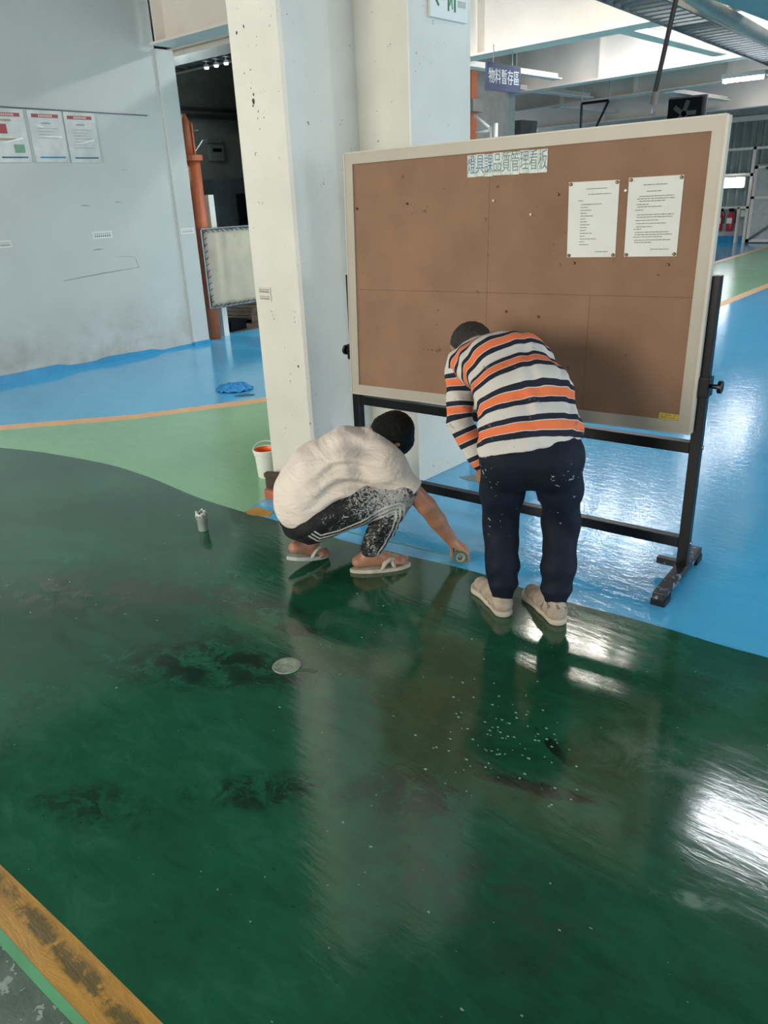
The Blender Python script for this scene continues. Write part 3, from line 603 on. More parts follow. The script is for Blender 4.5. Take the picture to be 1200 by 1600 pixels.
# four cork sheets meeting at fine joints
for (s0, s1, t0, t1) in ((fs, 0.455, 0.462, 1-ft), (0.4556, 1-fs, 0.462, 1-ft), (fs, 0.455, ft, 0.4612), (0.4556, 0.735, ft, 0.4612), (0.7356, 1-fs, ft, 0.4612)):
    obj('cork_sheet', bquad(s0, s1, t0, t1, -0.006, 0.010), m_cork, B)
obj('backing', bquad(0.01, 0.99, 0.01, 0.99, 0.010, 0.018), m_cork, B)
P = [bxz(*q) for q in ((0,0),(1,0),(1,1),(0,1))]; Q = [bxz(*q) for q in ((fs,ft),(1-fs,ft),(1-fs,1-ft),(fs,1-ft))]
for k in range(4):
    obj('frame_rail', bquadp([P[k], P[(k+1) % 4], Q[(k+1) % 4], Q[k]], -0.014, 0.018), m_alu, B)
for (s0, s1, t0, t1) in ((-0.004, 0, 0, 1), (1, 1.006, 0, 1), (0, 1, -0.006, 0), (0, 1, 1, 1.005)):
    obj('edge_trim', bquad(s0, s1, t0, t1, -0.016, 0.020), m_aluedge, B)
PX = (-0.897, 0.9135)
for x, top in zip(PX, (1.267, 1.303)):
    y0 = 0.035
    obj('post', bx(x - 0.022, x + 0.022, y0 - 0.022, y0 + 0.022, 0.05, top), m_black, B, bevel=0.002)
    ft_ = obj('foot', bx(x - 0.025, x + 0.025, y0 - 0.32, y0 + 0.22, 0.022, 0.062), m_blackw, B, bevel=0.004)
    for yy in (-0.28, 0.18):
        o = obj('rubber_pad', bx(x - 0.03, x + 0.03, y0 + yy - 0.04, y0 + yy + 0.04, 0.0, 0.03), m_black, ft_)
    sg = 1 if x > 0 else -1
    obj('clamp', bx(x - 0.03, x + 0.03, y0 - 0.035, y0 + 0.035, 0.83, 0.91), m_black, B, bevel=0.003)
    kb = obj('knob', tube(bmesh.new(), [(x + sg*0.028, y0, 0.872), (x + sg*0.055, y0, 0.872), (x + sg*0.058, y0, 0.872), (x + sg*0.072, y0, 0.872), (x + sg*0.074, y0, 0.872)], [0.008, 0.010, 0.026, 0.026, 0.022], 16), m_black, B)
    obj('bolt', tube(bmesh.new(), [(x + sg*0.022, y0, 0.61), (x + sg*0.03, y0, 0.61)], 0.009, 8), m_steel, B)
    obj('bolt', tube(bmesh.new(), [(x + sg*0.022, y0, 0.17), (x + sg*0.03, y0, 0.17)], 0.009, 8), m_steel, B)
    obj('board_bracket', bx(min(x, x - sg*0.03), max(x, x - sg*0.03), y0 - 0.02, y0 + 0.005, 0.80, 1.24), m_black, B)
for z in (0.607, 0.170):
    obj('crossbar', bx(PX[0] + 0.022, PX[1] - 0.022, 0.014, 0.056, z - 0.024, z + 0.024), m_black, B, bevel=0.002)
obj('floor_bracket', bx(0.80, 0.89, 0.03, 0.06, 0.04, 0.07), m_blackw, B)

Bw = Matrix.Translation((-2.0, 3.047, 0)) @ Matrix.Rotation(0.0871, 4, 'Z')
def on_board(name, label, cat, x, z, group=None, y=-0.006):
    p = Bw @ Vector((x, y, z)); return thing(name, label, cat, p, 0.0871, group)
def b2(X, z): return ((X + 2.0) / 0.9962, z)
# two typed sheets
def sheet(corners, label, lines, sd):
    cx = sum(c[0] for c in corners) / 4; cz = sum(c[1] for c in corners) / 4
    t = on_board('paper_sheet', label, 'paper', cx, cz, None)
    P = [(x - cx, z - cz) for x, z in corners]
    obj('sheet', bquadp(P, -0.0022, -0.0008), m_paper, t)
    rnd = random.Random(sd); polys = []
    def q(u, v): # u 0..1 across, v 0..1 up
        a = Vector(P[0]).lerp(Vector(P[1]), u); b = Vector(P[3]).lerp(Vector(P[2]), u); return a.lerp(b, v)
    for (u0, u1, v) in lines:
        u = u0
        while u < u1:
            w_ = rnd.uniform(0.02, 0.07); e = min(u + w_, u1); a = q(u, v); b = q(e, v)
            polys.append([(a.x, a.y), (b.x, b.y), (b.x, b.y + 0.0022), (a.x, a.y + 0.0022)]); u = e + 0.012
    flatobj('typed_lines', polys, m_ink, t, Matrix.Translation((0, -0.0024, 0)) @ Matrix.Rotation(PI/2, 4, 'X'))
    return t
c1 = [b2(-1.688,1.367), b2(-1.480,1.371), b2(-1.483,1.660), b2(-1.694,1.659)]
c2 = [b2(-1.443,1.372), b2(-1.236,1.376), b2(-1.236,1.667), b2(-1.446,1.665)]
l1 = [(0.36, 0.78, 0.90), (0.40, 0.85, 0.83), (0.2, 0.3, 0.75)] + [(0.26, 0.26 + [0.42, 0.15, 0.22, 0.12, 0.25, 0.1, 0.14, 0.2, 0.14, 0.12, 0.24, 0.1, 0.34, 0.1, 0.18][k], 0.70 - 0.038 * k) for k in range(15)] + [(0.6, 0.85, 0.07)]
l2 = [(0.28, 0.72, 0.90), (0.35, 0.62, 0.82), (0.22, 0.85, 0.76), (0.18, 0.87, 0.73), (0.22, 0.7, 0.70), (0.18, 0.4, 0.66), (0.2, 0.65, 0.63), (0.16, 0.3, 0.59), (0.2, 0.88, 0.53), (0.2, 0.86, 0.50), (0.18, 0.6, 0.46), (0.2, 0.75, 0.42), (0.2, 0.5, 0.38), (0.16, 0.3, 0.35), (0.18, 0.82, 0.31), (0.18, 0.88, 0.28), (0.16, 0.7, 0.25), (0.18, 0.86, 0.21), (0.18, 0.5, 0.18), (0.5, 0.85, 0.09)]
sheet(c1, 'left typed white paper sheet pinned on the cork board', l1, 1)
sheet(c2, 'right typed white paper sheet pinned on the cork board, longer lines', l2, 2)
# drawing pins
pin_me = None
def pin(x, z, label, m, r=0.0055, group='loose drawing pins in the cork'):
    global pin_me
    t = on_board('drawing_pin', label, 'pin', x, z, group)
    obj('head', tube(bmesh.new(), [(0, -0.002, 0), (0, -0.007, 0), (0, -0.009, 0)], [r, r, r*0.7], 10), m, t)
    obj('shaft', tube(bmesh.new(), [(0, -0.002, 0), (0, 0.006, 0)], 0.0012, 5), m_steel, t)
m_brass = mat('dull_brass', '5f4a34', 0.4, metal=0.6); m_pale = mat('pale_pin', 'd8c2a8', 0.4)
for (cs, nm) in ((c1, 'left'), (c2, 'right')):
    for (x, z), pos, dx, dz in zip(cs, ('lower left', 'lower right', 'upper right', 'upper left'), (0.009, -0.009, -0.009, 0.009), (0.008, 0.008, -0.008, -0.008)):
        pin(x + dx, z + dz, 'brass drawing pin at the %s corner of the %s paper sheet' % (pos, nm), m_brass, 0.0065, 'pins holding the paper sheets')
for (px_, z, m, lab) in ((-2.50, 1.60, m_brass, 'dark drawing pin alone on the upper left of the cork'), (-2.04, 1.60, m_pale, 'pale drawing pin below the title strip'), (-1.86, 1.54, m_pale, 'pale drawing pin left of the paper sheets'), (-1.74, 1.615, m_brass, 'dark drawing pin just left of the left paper sheet'),
                         (-1.655, 1.345, m_brass, 'dark drawing pin under the left paper sheet'), (-1.265, 1.345, m_brass, 'dark drawing pin under the right paper sheet'), (-2.80, 1.585, m_brass, 'dark drawing pin near the left frame of the cork board'), (-1.97, 1.13, m_brass, 'dark drawing pin above the striped shirt'), (-1.81, 1.115, m_brass, 'dark drawing pin right of the lower middle pin above the striped shirt'), (-1.455, 1.62, m_white, 'white drawing pin between the two paper sheets')):
    pin((px_ + 2.0) / 0.9962, z, lab, m)
# title strip: nine separate character slips, worn
t = on_board('title_strip', 'worn white title strip with blue Chinese characters at the top of the cork board', 'sign', 0.0, 0.0, None)
T0, T1 = b2(-2.172, 1.738), b2(-1.792, 1.743); hgt = 0.098
chars = '燈具課品質管理看板'
m_blueink = mat('faded_blue_ink', '5c86a6', 0.6, var=0.15, vscale=50); m_blueink2 = mat('blue_grey_ink', '6f8f92', 0.6, var=0.15, vscale=50)
m_slip = mat('slip_film', 'c3cdc6', 0.4, var=0.08, vscale=40)
for k in range(9):
    a = T0[0] + (T1[0] - T0[0]) * k / 9; b = T0[0] + (T1[0] - T0[0]) * (k + 1) / 9; z = 1.742 + 0.005 * (k + 0.5) / 9 + 0.0015 * math.sin(k * 2.3)
    s_ = obj('character_slip', bx(a + 0.0006, b - 0.0006, -0.0035, -0.0005, z - hgt/2 + 0.005, z + hgt/2 - 0.005), m_slip, t)
    text('character', chars[k], 0.044, m_blueink if k < 3 else m_blueink2, s_, Matrix.Translation(((a + b) / 2, -0.0038, z)) @ Matrix.Rotation(PI/2, 4, 'X') @ Matrix.Diagonal((0.95, 1.9, 1, 1)), 0.0004)
t = on_board('sticker', 'small yellow sticker at the lower right corner of the cork board', 'label', *b2(-1.20, 0.732))
obj('film', bx(-0.043, 0.043, -0.0025, -0.0005, -0.018, 0.018), mat('yellow_film', 'c9b04a', 0.4, var=0.08, vscale=60), t)
X = Matrix.Translation((0, -0.0027, 0)) @ Matrix.Rotation(PI/2, 4, 'X')
flatobj('small_print', [[(-0.035 + 0.009*k, zz), (-0.029 + 0.009*k, zz), (-0.029 + 0.009*k, zz + 0.004), (-0.035 + 0.009*k, zz + 0.004)] for k in range(7) for zz in (-0.011, -0.001, 0.009) if (k * 7 + int(zz * 1000)) % 4], mat('yellow_print', '96803a', 0.5), t, X)

# ================================================================ SMALL THINGS ON THE FLOOR
t = thing('bucket', 'small white plastic pail with orange inside standing left of the cream column', 'bucket', (-3.70, 2.96, 0.0012))
obj('shell', lathe(bmesh.new(), [(0, 0), (0.057, 0), (0.060, 0.004), (0.068, 0.145), (0.073, 0.145), (0.074, 0.155), (0.070, 0.156), (0.072, 0.162), (0.077, 0.164), (0.078, 0.182), (0.074, 0.184), (0.070, 0.182), (0.0665, 0.150)], 40), m_white, t, smooth=False)
smooth_by_angle(bpy.data.objects[t.children[0].name]) if t.children else None
obj('paint_lining', lathe(bmesh.new(), [(0.0688, 0.1805), (0.0672, 0.178), (0.0650, 0.148), (0.0630, 0.12), (0, 0.118)], 40), m_orangep, t, smooth=True)
hp = [(0.078 * math.cos(a), 0.0, 0.170) for a in (PI,)]
hp = [Vector((-0.079 * math.cos(PI * k / 20), 0.058 * math.sin(PI * k / 20), 0.172 + 0.045 * math.sin(PI * k / 20))) for k in range(21)]
hd = obj('handle', tube(bmesh.new(), hp, 0.0032, 8), m_white, t, smooth=True); hd.rotation_euler = (0, 0, 0.75)
# bricks and block beside the column
t = thing('terracotta_block', 'orange terracotta block on the floor at the foot of the cream column', 'brick', (-3.285, 2.755, 0), 0.10)
bm = bx(-0.13, 0.13, -0.055, 0.055, 0, 0.055); obj('block', bm, m_brick, t, bevel=0.004)
obj('dirt_crust', bx(-0.125, 0.12, -0.03, 0.05, 0.055, 0.062), m_brown, t)
t = thing('wood_scrap', 'dark brown wooden scrap lying on the terracotta block', 'wood', (-3.27, 2.775, 0.063), 0.55)
obj('stick', bx(-0.075, 0.075, -0.014, 0.014, 0, 0.022), m_brown, t, bevel=0.003)
t = thing('wood_block', 'dark brown wood block standing between pail and column', 'wood', (-3.475, 2.835, 0), 0.35)
obj('block', bx(-0.05, 0.05, -0.035, 0.035, 0, 0.10), m_brown, t, bevel=0.004); obj('lip', bx(-0.052, 0.052, -0.045, 0.0, 0.085, 0.112), m_brown, t, bevel=0.004)
# translucent cup standing in the wet paint
m_clear = mat('cloudy_plastic', 'c4d2c9', 0.25, trans=0.45, var=0.02)
t = thing('plastic_cup', 'small cloudy plastic cup standing alone on the wet green floor', 'cup', (-3.31, 2.17, 0.0024))
obj('cup', lathe(bmesh.new(), [(0, 0), (0.024, 0), (0.026, 0.006), (0.030, 0.075), (0.033, 0.078), (0.033, 0.084), (0.029, 0.083), (0.024, 0.010), (0, 0.008)], 24), m_clear, t, smooth=True)
obj('green_paint_fill', lathe(bmesh.new(), [(0, 0.010), (0.0235, 0.010), (0.026, 0.045), (0, 0.045)], 20), mat('green_paint', '2f8a5c', 0.3), t, smooth=True)
bm = bmesh.new()
for k in range(9):
    a = k * 0.7; tube(bm, [(0.02 * math.cos(a), 0.02 * math.sin(a), 0.078), (0.026 * math.cos(a + 0.9), 0.026 * math.sin(a + 0.9), 0.10 + 0.008 * (k % 3)), (0.030 * math.cos(a + 1.7), 0.030 * math.sin(a + 1.7), 0.088)], 0.006, 6)
obj('crumpled_film', bm, mat('crumpled_white_film', 'd5dcd6', 0.3), t, smooth=True)
t = thing('plastic_disc', 'flat cloudy plastic disc lying in the wet green paint, centre foreground', 'lid', (-1.97, 1.57, 0.0024))
obj('disc', lathe(bmesh.new(), [(0, 0.0), (0.052, 0.0), (0.055, 0.003), (0.052, 0.006), (0.047, 0.003), (0, 0.003)], 36), mat('dusty_plastic', '8d9a88', 0.35, var=0.15, vscale=40), t, smooth=True)
obj('smear', slab([(0.05, 0.0), (0.09, 0.03), (0.12, 0.035), (0.115, 0.055), (0.08, 0.045), (0.05, 0.02)], 0, 0.0012), mat('smear_green', '44604c', 0.3), t)
# crumpled blue cloth
t = thing('blue_rag', 'crumpled bright blue rag on the blue floor by the left wall', 'cloth', (-5.81, 4.36, 0.0), 0.75)
bm = bmesh.new(); n = 36; rings = []
for i in range(10):
    rr = i / 9
    rings.append([bm.verts.new((0.17 * rr * math.cos(2*PI*k/n) * (1 + 0.12 * math.sin(3*2*PI*k/n)), 0.12 * rr * math.sin(2*PI*k/n) * (1 + 0.1 * math.cos(5*2*PI*k/n)), max(0.002, 0.055 * (1 - rr**2.2) * (1 + 0.5 * math.sin(7*2*PI*k/n + i) * rr) + 0.012 * math.sin(11*2*PI*k/n + 2*i) * rr + 0.008))) for k in range(n)])
for a, b in zip(rings, rings[1:]):
    for k in range(n): bm.faces.new((a[k], a[(k+1) % n], b[(k+1) % n], b[k]))
bmesh.ops.remove_doubles(bm, verts=list(bm.verts), dist=0.0005)
bmesh.ops.solidify(bm, geom=list(bm.faces), thickness=0.004)
obj('cloth', bm, mat('blue_cloth', '2f8fd0', 0.6, var=0.12, vscale=30, bump=0.5, bscale=50), t, smooth=True)
t = thing('dark_scrap', 'small dark flat scrap lying beside the blue rag', 'scrap', (-5.56, 4.28, 0), 0.8)
obj('flake', slab([(-0.09, -0.02), (-0.03, -0.045), (0.08, -0.03), (0.09, 0.01), (0.0, 0.035), (-0.06, 0.02)], 0, 0.006), mat('dark_scrap_teal', '3d5c66', 0.6), t)

# ================================================================ PEOPLE (implicit surfaces meshed with surface nets)
def V(*a): return np.array(a, float)
def nrm(v): v = np.asarray(v, float); return v / np.linalg.norm(v)
def cone(a, b, ra, rb, k=0.03, lat=None, s=1.0, neg=False): return dict(a=V(*a), b=V(*b), ra=ra, rb=rb, k=k, lat=None if lat is None else nrm(lat), s=s, neg=neg)
def prim_d(P, q):
    a, b = q['a'], q['b']
    if q['lat'] is not None:
        l = q['lat']; f = 1 - 1 / q['s']; m = (a + b) / 2; c0 = m @ l
        P = P - ((P @ l - c0) * f)[..., None] * l; a = a - (a @ l - c0) * f * l; b = b - (b @ l - c0) * f * l
    ab = b - a; L2 = max(ab @ ab, 1e-9)
    h = np.clip(((P - a) @ ab) / L2, 0, 1)
    d = np.sqrt((((P - a) - h[..., None] * ab) ** 2).sum(-1))
    return d - (q['ra'] * (1 - h) + q['rb'] * h)
def sdf_mesh(prims, res, post=None, pad=0.02):
    lo = np.min([np.minimum(q['a'], q['b']) - max(q['ra'], q['rb']) * max(1, q['s']) for q in prims if not q['neg']], 0) - pad
    hi = np.max([np.maximum(q['a'], q['b']) + max(q['ra'], q['rb']) * max(1, q['s']) for q in prims if not q['neg']], 0) + pad
    n = np.ceil((hi - lo) / res).astype(int) + 1
    ax = [lo[i] + res * np.arange(n[i]) for i in range(3)]
    D = np.full(n, 1.0, np.float32)
    for q in prims:
        mg = q['k'] + 0.02
        r = max(q['ra'], q['rb']) * max(1, q['s']) + mg
        l_ = np.clip(((np.minimum(q['a'], q['b']) - r - lo) / res).astype(int), 0, n - 1); h_ = np.clip(((np.maximum(q['a'], q['b']) + r - lo) / res).astype(int) + 2, 1, n)
        sl = tuple(slice(l_[i], h_[i]) for i in range(3))
        G = np.stack(np.meshgrid(*[ax[i][sl[i]] for i in range(3)], indexing='ij'), -1)
        d = prim_d(G, q).astype(np.float32); cur = D[sl]; k = q['k']
        if q['neg']:
            h = np.maximum(k - np.abs(cur + d), 0) / k; D[sl] = np.maximum(cur, -d) + h * h * k / 4
        else:
            h = np.maximum(k - np.abs(cur - d), 0) / k; D[sl] = np.minimum(cur, d) - h * h * k / 4
    if post is not None:
        G = np.stack(np.meshgrid(*ax, indexing='ij'), -1); D = post(G, D).astype(np.float32)
    D[0] = D[-1] = 1; D[:, 0] = D[:, -1] = 1; D[:, :, 0] = D[:, :, -1] = 1
    ins = D < 0
    c = np.zeros(n - 1, np.int8)
    offs = [(i, j, k) for i in (0, 1) for j in (0, 1) for k in (0, 1)]
    for (i, j, k) in offs: c += ins[i:n[0]-1+i, j:n[1]-1+j, k:n[2]-1+k]
    act = (c > 0) & (c < 8); I = np.argwhere(act); vid = -np.ones(n - 1, np.int64); vid[act] = np.arange(len(I))
    acc = np.zeros((len(I), 3)); cnt = np.zeros(len(I))
    for o in offs:
        for axi in range(3):
            if o[axi]: continue
            o2 = list(o); o2[axi] = 1
            d0 = D[I[:, 0]+o[0], I[:, 1]+o[1], I[:, 2]+o[2]]; d1 = D[I[:, 0]+o2[0], I[:, 1]+o2[1], I[:, 2]+o2[2]]
            mk = (d0 < 0) != (d1 < 0); tt = np.where(mk, d0 / np.where(mk, d0 - d1, 1), 0)
            p = np.array(o, float)[None].repeat(len(I), 0); p[:, axi] = tt
            acc[mk] += p[mk]; cnt[mk] += 1
    vert = lo + res * (I + acc / cnt[:, None])
    quads = []
    for axi in range(3):
        u, v = (axi + 1) % 3, (axi + 2) % 3
        s0 = [slice(None)] * 3; s1 = [slice(None)] * 3; s0[axi] = slice(0, -1); s1[axi] = slice(1, None)
        A = ins[tuple(s0)]; Bq = ins[tuple(s1)]
        E = np.argwhere(A != Bq); fl_ = A[tuple(E.T)]
        ok = (E[:, u] > 0) & (E[:, v] > 0) & (E[:, u] < n[u]-1) & (E[:, v] < n[v]-1); E = E[ok]; fl_ = fl_[ok]
        def cell(du, dv):
            q = E.copy(); q[:, u] -= du; q[:, v] -= dv; return vid[tuple(q.T)]
        Q = np.stack([cell(1, 1), cell(0, 1), cell(0, 0), cell(1, 0)], 1)
        Q[~fl_] = Q[~fl_][:, ::-1]; quads.append(Q)
    return vert, np.concatenate(quads)
def sdf_obj(name, prims, res, m, parent, post=None, attrs=None, relax=1):
    v, q = sdf_mesh(prims, res, post)
    for _ in range(relax):                       # light Laplacian relaxation
        acc = np.zeros_like(v); c = np.zeros(len(v))
        for a in range(4):
            b = (a + 1) % 4
            np.add.at(acc, q[:, a], v[q[:, b]]); np.add.at(acc, q[:, b], v[q[:, a]]); np.add.at(c, q[:, a], 1); np.add.at(c, q[:, b], 1)
        v = v * 0.5 + 0.5 * acc / c[:, None]
    me = bpy.data.meshes.new(name); me.vertices.add(len(v)); me.vertices.foreach_set('co', v.ravel().astype(np.float32))
    me.loops.add(q.size); me.loops.foreach_set('vertex_index', q.ravel().astype(np.int32))
    me.polygons.add(len(q)); me.polygons.foreach_set('loop_start', np.arange(0, q.size, 4, dtype=np.int32)); me.polygons.foreach_set('loop_total', np.full(len(q), 4, np.int32))
    me.update(); me.validate()
    me.polygons.foreach_set('use_smooth', [True] * len(me.polygons))
    for an, fn in (attrs or {}).items():
        at = me.attributes.new(an, 'FLOAT', 'POINT'); at.data.foreach_set('value', fn(v).astype(np.float32))
    for x in (m if isinstance(m, (list, tuple)) else [m]): me.materials.append(x)
    o = bpy.data.objects.new(name, me); C.objects.link(o); o.parent = parent
    return o
def poly_param(P, pts):
    """arc length along polyline of the nearest point, and distance to it"""
    best = np.full(len(P), 9.0); arc = np.zeros(len(P)); L = 0; n = len(pts) - 1
    for i in range(n):
        a, b = pts[i], pts[i+1]; ab = b - a; l = np.linalg.norm(ab); h = ((P - a) @ ab) / (l * l)
        h = np.clip(h, -3 if i == 0 else 0, 4 if i == n - 1 else 1); d = np.linalg.norm(P - a - h[:, None] * ab, axis=1)
        dd = np.where((h < 0) | (h > 1), d + 0.0, d); k = dd < best; best[k] = dd[k]; arc[k] = (L + h * l)[k]; L += l
    return arc, best
def soft_param(P, pts, sig=0.05):
    """smooth arc-length field around a bent centre line"""
    S_ = []; pos = []; L = 0
    for a, b in zip(pts, pts[1:]):
        l = np.linalg.norm(b - a); m = max(2, int(l / 0.02))
        for k in range(m): S_.append(a + (b - a) * k / m); pos.append(L + l * k / m)
        L += l
    e0 = nrm(pts[0] - pts[1]); e1 = nrm(pts[-1] - pts[-2])
    for k in range(1, 8): S_.insert(0, pts[0] + e0 * 0.02 * k); pos.insert(0, -0.02 * k); S_.append(pts[-1] + e1 * 0.02 * k); pos.append(L + 0.02 * k)
    S_ = np.array(S_); pos = np.array(pos); W = 0; T = 0
    d2 = ((P[:, None, :] - S_[None]) ** 2).sum(-1); d2 -= d2.min(1, keepdims=True); w_ = np.exp(-d2 / (2 * sig * sig)); return (w_ * pos).sum(1) / w_.sum(1)
def head(c, up, fc):
    up = nrm(up); fc = nrm(fc - up * (np.dot(fc, up))); lt = np.cross(up, fc); P = []
    P.append(cone(c - fc*.022 + up*.018, c + fc*.030 + up*.022, .080, .073, .03))
    P.append(cone(c + fc*.025 - up*.02, c + fc*.052 - up*.078, .060, .036, .03))
    P.append(cone(c + fc*.088 + up*.004, c + fc*.104 - up*.028, .008, .012, .012))
    P.append(cone(c + fc*.086 - up*.053 - lt*.015, c + fc*.086 - up*.053 + lt*.015, .008, .008, .01))
    P.append(cone(c + fc*.080 + up*.018 - lt*.045, c + fc*.080 + up*.018 + lt*.045, .014, .014, .02))
    for s in (-1, 1):
        P.append(cone(c + lt*s*.078 + up*.012 - fc*.004, c + lt*s*.080 - up*.022 + fc*.002, .015, .010, .008, fc, 1.0))
        P.append(cone(c + fc*.088 + lt*s*.030 + up*.0, c + fc*.089 + lt*s*.034 + up*.0, .011, .009, .006))
    return P, lt
def hair(parent, c, up, fc, m, shag=0.003, cut=-0.03):
    up = nrm(up); fc = nrm(fc - up * np.dot(fc, up))
    pr = [cone(c - fc*.022 + up*.018, c + fc*.030 + up*.022, .089, .081, .03), cone(c - fc*.04 - up*.035, c - fc*.03 + up*.0, .060, .07, .03)]
    nv = nrm(up * 0.72 - fc * 0.69)
    def post(G, D):
        q = G - c; D = D + shag * np.sin(q[..., 0] * 190 + 3*np.sin(q[..., 2]*60)) * np.sin(q[..., 1] * 170 + q[..., 2] * 150)
        return np.maximum(D, -(q @ nv) + cut)
    return sdf_obj('hair', pr, 0.005, m, parent, post)
def hand(w_, d, n, curls, ts, sc=1.0, thumb=(0.5, 0.7, 0.4), tcurl=0.5):
    """w_ wrist, d pointing direction, n palm normal, curls per finger, ts = side of the thumb along d x n"""
    d = nrm(d); n = nrm(n - d * np.dot(n, d)); l = np.cross(d, n) * ts; P = []
    for i, (off, ln) in enumerate(((0.030, .068), (0.010, .078), (-0.010, .072), (-0.029, .056))):
        base = w_ + (d * (.088 - .004 * abs(i - 1)) + l * off) * sc
        P.append(cone(w_ + (l * off * .45 + d * .012) * sc, base, .0150 * sc, .0115 * sc, .014))
        ang = 0; p = base; c_ = curls[i]
        for j, fr in enumerate((.46, .30, .24)):
            ang += c_ * (1.0, 1.25, .8)[j]; dr_ = d * math.cos(ang) + n * math.sin(ang); q = p + dr_ * ln * fr * sc * 1.1
            P.append(cone(p, q, (.0098, .0088, .0082)[j] * sc, (.0088, .0082, .0072)[j] * sc, .004)); p = q
    t0 = w_ + (d * .018 + l * .020 + n * .006) * sc; td = nrm(d * thumb[0] + l * thumb[1] + n * thumb[2]); t1 = t0 + td * .042 * sc
    P.append(cone(t0, t1, .0150 * sc, .0115 * sc, .012)); td2 = nrm(td + d * tcurl * .8 - l * tcurl * .6 + n * tcurl * .6); t2 = t1 + td2 * .032 * sc
    P.append(cone(t1, t2, .0110 * sc, .0098 * sc, .004)); t3 = t2 + nrm(td2 + n * tcurl * .4) * .024 * sc; P.append(cone(t2, t3, .0098 * sc, .0078 * sc, .004))
    return P
m_skin = mat('skin', 'a3755d', 0.5, var=0.04, vscale=14, bump=0.05)
m_skin.node_tree.nodes['Principled BSDF'].inputs['Subsurface Weight'].default_value = 0.05
m_hair = mat('black_hair', '0b0b0b', 0.6, spec=0.2, var=0.2, vscale=60, bump=0.8, bscale=160)
m_hair2 = mat('greying_hair', '282523', 0.6, var=0.25, vscale=60, bump=0.8, bscale=160)
ROT = math.atan2(0.674, 0.739)
Rv = np.array([0.7389, 0.6738]); Fv = np.array([-0.6738, 0.7389])
def person(label, r0, f0):
    p = Rv * r0 + Fv * f0; return thing('person', label, 'person', (p[0], p[1], 0.0024), ROT)

# ------------------------------------------------ standing man, bent forward
O1 = V(0.57, 2.82, 0)
def a1(*p): return V(*p) - O1
man1 = person('person in orange, navy and white striped long-sleeved shirt bending over before the notice board', 0.57, 2.82)
ankL, kneeL, hipL = a1(.478, 2.83, .085), a1(.474, 2.89, .40), a1(.478, 2.79, .70)
ankR, kneeR, hipR = a1(.684, 2.76, .085), a1(.708, 2.83, .42), a1(.655, 2.75, .705)
waist, mid, chest, neck = a1(.562, 2.79, .80), a1(.548, 2.88, .925), a1(.505, 3.04, 1.005), a1(.440, 3.20, 1.02)
shL, elL, wrL = a1(.335, 3.13, .985), a1(.325, 3.045, .78), a1(.400, 2.98, .61)
shR, elR, wrR = a1(.640, 3.12, .965), a1(.655, 3.20, .74), a1(.665, 3.00, .56)
hc, hup, hfc = a1(.405, 3.305, 1.015), V(-.10, 1.0, .10), V(-.1, .15, -1.0)
hp, hlt = head(hc, hup, hfc)
X1 = V(1, 0, 0)
body = hp + [cone(neck, hc - nrm(hup)*.05 - nrm(hfc)*.02, .052, .050, .03),
    cone(waist, mid, .10, .10, .05, X1, 1.35), cone(mid, chest, .10, .10, .05, X1, 1.4), cone(chest, neck, .10, .06, .05, X1, 1.3),
    cone(hipL, hipR, .085, .085, .05), cone(waist, (hipL + hipR) / 2, .10, .10, .05, X1, 1.3)]
for (a, b, c) in ((shL, elL, wrL), (shR, elR, wrR)): body += [cone(a, b, .045, .038, .02), cone(b, c, .038, .025, .015)]
for (a, b, c) in ((hipL, kneeL, ankL), (hipR, kneeR, ankR)): body += [cone(a, b, .075, .050, .02), cone(b, c, .050, .036, .015)]
for an in (ankL, ankR): body += [cone(an, an + V(-.03, .03, -.05), .034, .028, .02), cone(an + V(0, 0, -.05), an + V(-.06, .14, -.055), .026, .022, .02)]
body += hand(wrL, V(.25, -.05, -1), V(.6, .6, 0), (.25, .3, .3, .35), 1, .95)
body += hand(wrR, V(.05, -.4, -1), V(-.2, -1, .4), (.3, .3, .3, .3), -1, .95)
sdf_obj('body', body, 0.006, m_skin, man1)
hair(man1, hc, hup, hfc, m_hair2, .0025)
# trousers
def navy_mat():
    m = bpy.data.materials.new('navy_tracksuit'); m.use_nodes = True; t = NT(m); b = t.n['Principled BSDF']; v = t.coord()
    base = t.ramp(t.noise(v, 4), [(0.3, lin('0a111d')), (0.7, lin('111b2e'))])
    f = t.math('MULTIPLY', t.noise(t.coord((1, 1, 1.6)), 38, 3, .6), t.math('ADD', t.noise(v, 5.0, 1), .5)); f = t.ramp(f, [(.735, BW[0]), (.75, BW[1])])
    t.link(t.mix(t.math('MULTIPLY', f, .75), base, lin('aeb4bb')), b.inputs['Base Color']); b.inputs['Roughness'].default_value = .75
    b.inputs['Specular IOR Level'].default_value = .25
    bn = t.new('ShaderNodeBump'); bn.inputs['Strength'].default_value = .35; bn.inputs['Distance'].default_value = .02
    t.link(t.noise(t.coord((1, 1, .5)), 9, 3), bn.inputs['Height']); t.link(bn.outputs[0], b.inputs['Normal']); return m
tr = [cone(hipL + V(0, 0, .0), hipR, .102, .102, .05), cone(waist + V(0, -.01, -.04), (hipL + hipR)/2 + V(0, -.01, 0), .108, .110, .05, X1, 1.42),
      cone(hipL + V(.02, -.025, -.01), hipL + V(.02, -.025, -.03), .092, .088, .06), cone(hipR + V(-.02, -.025, -.01), hipR + V(-.02, -.025, -.03), .092, .088, .06)]
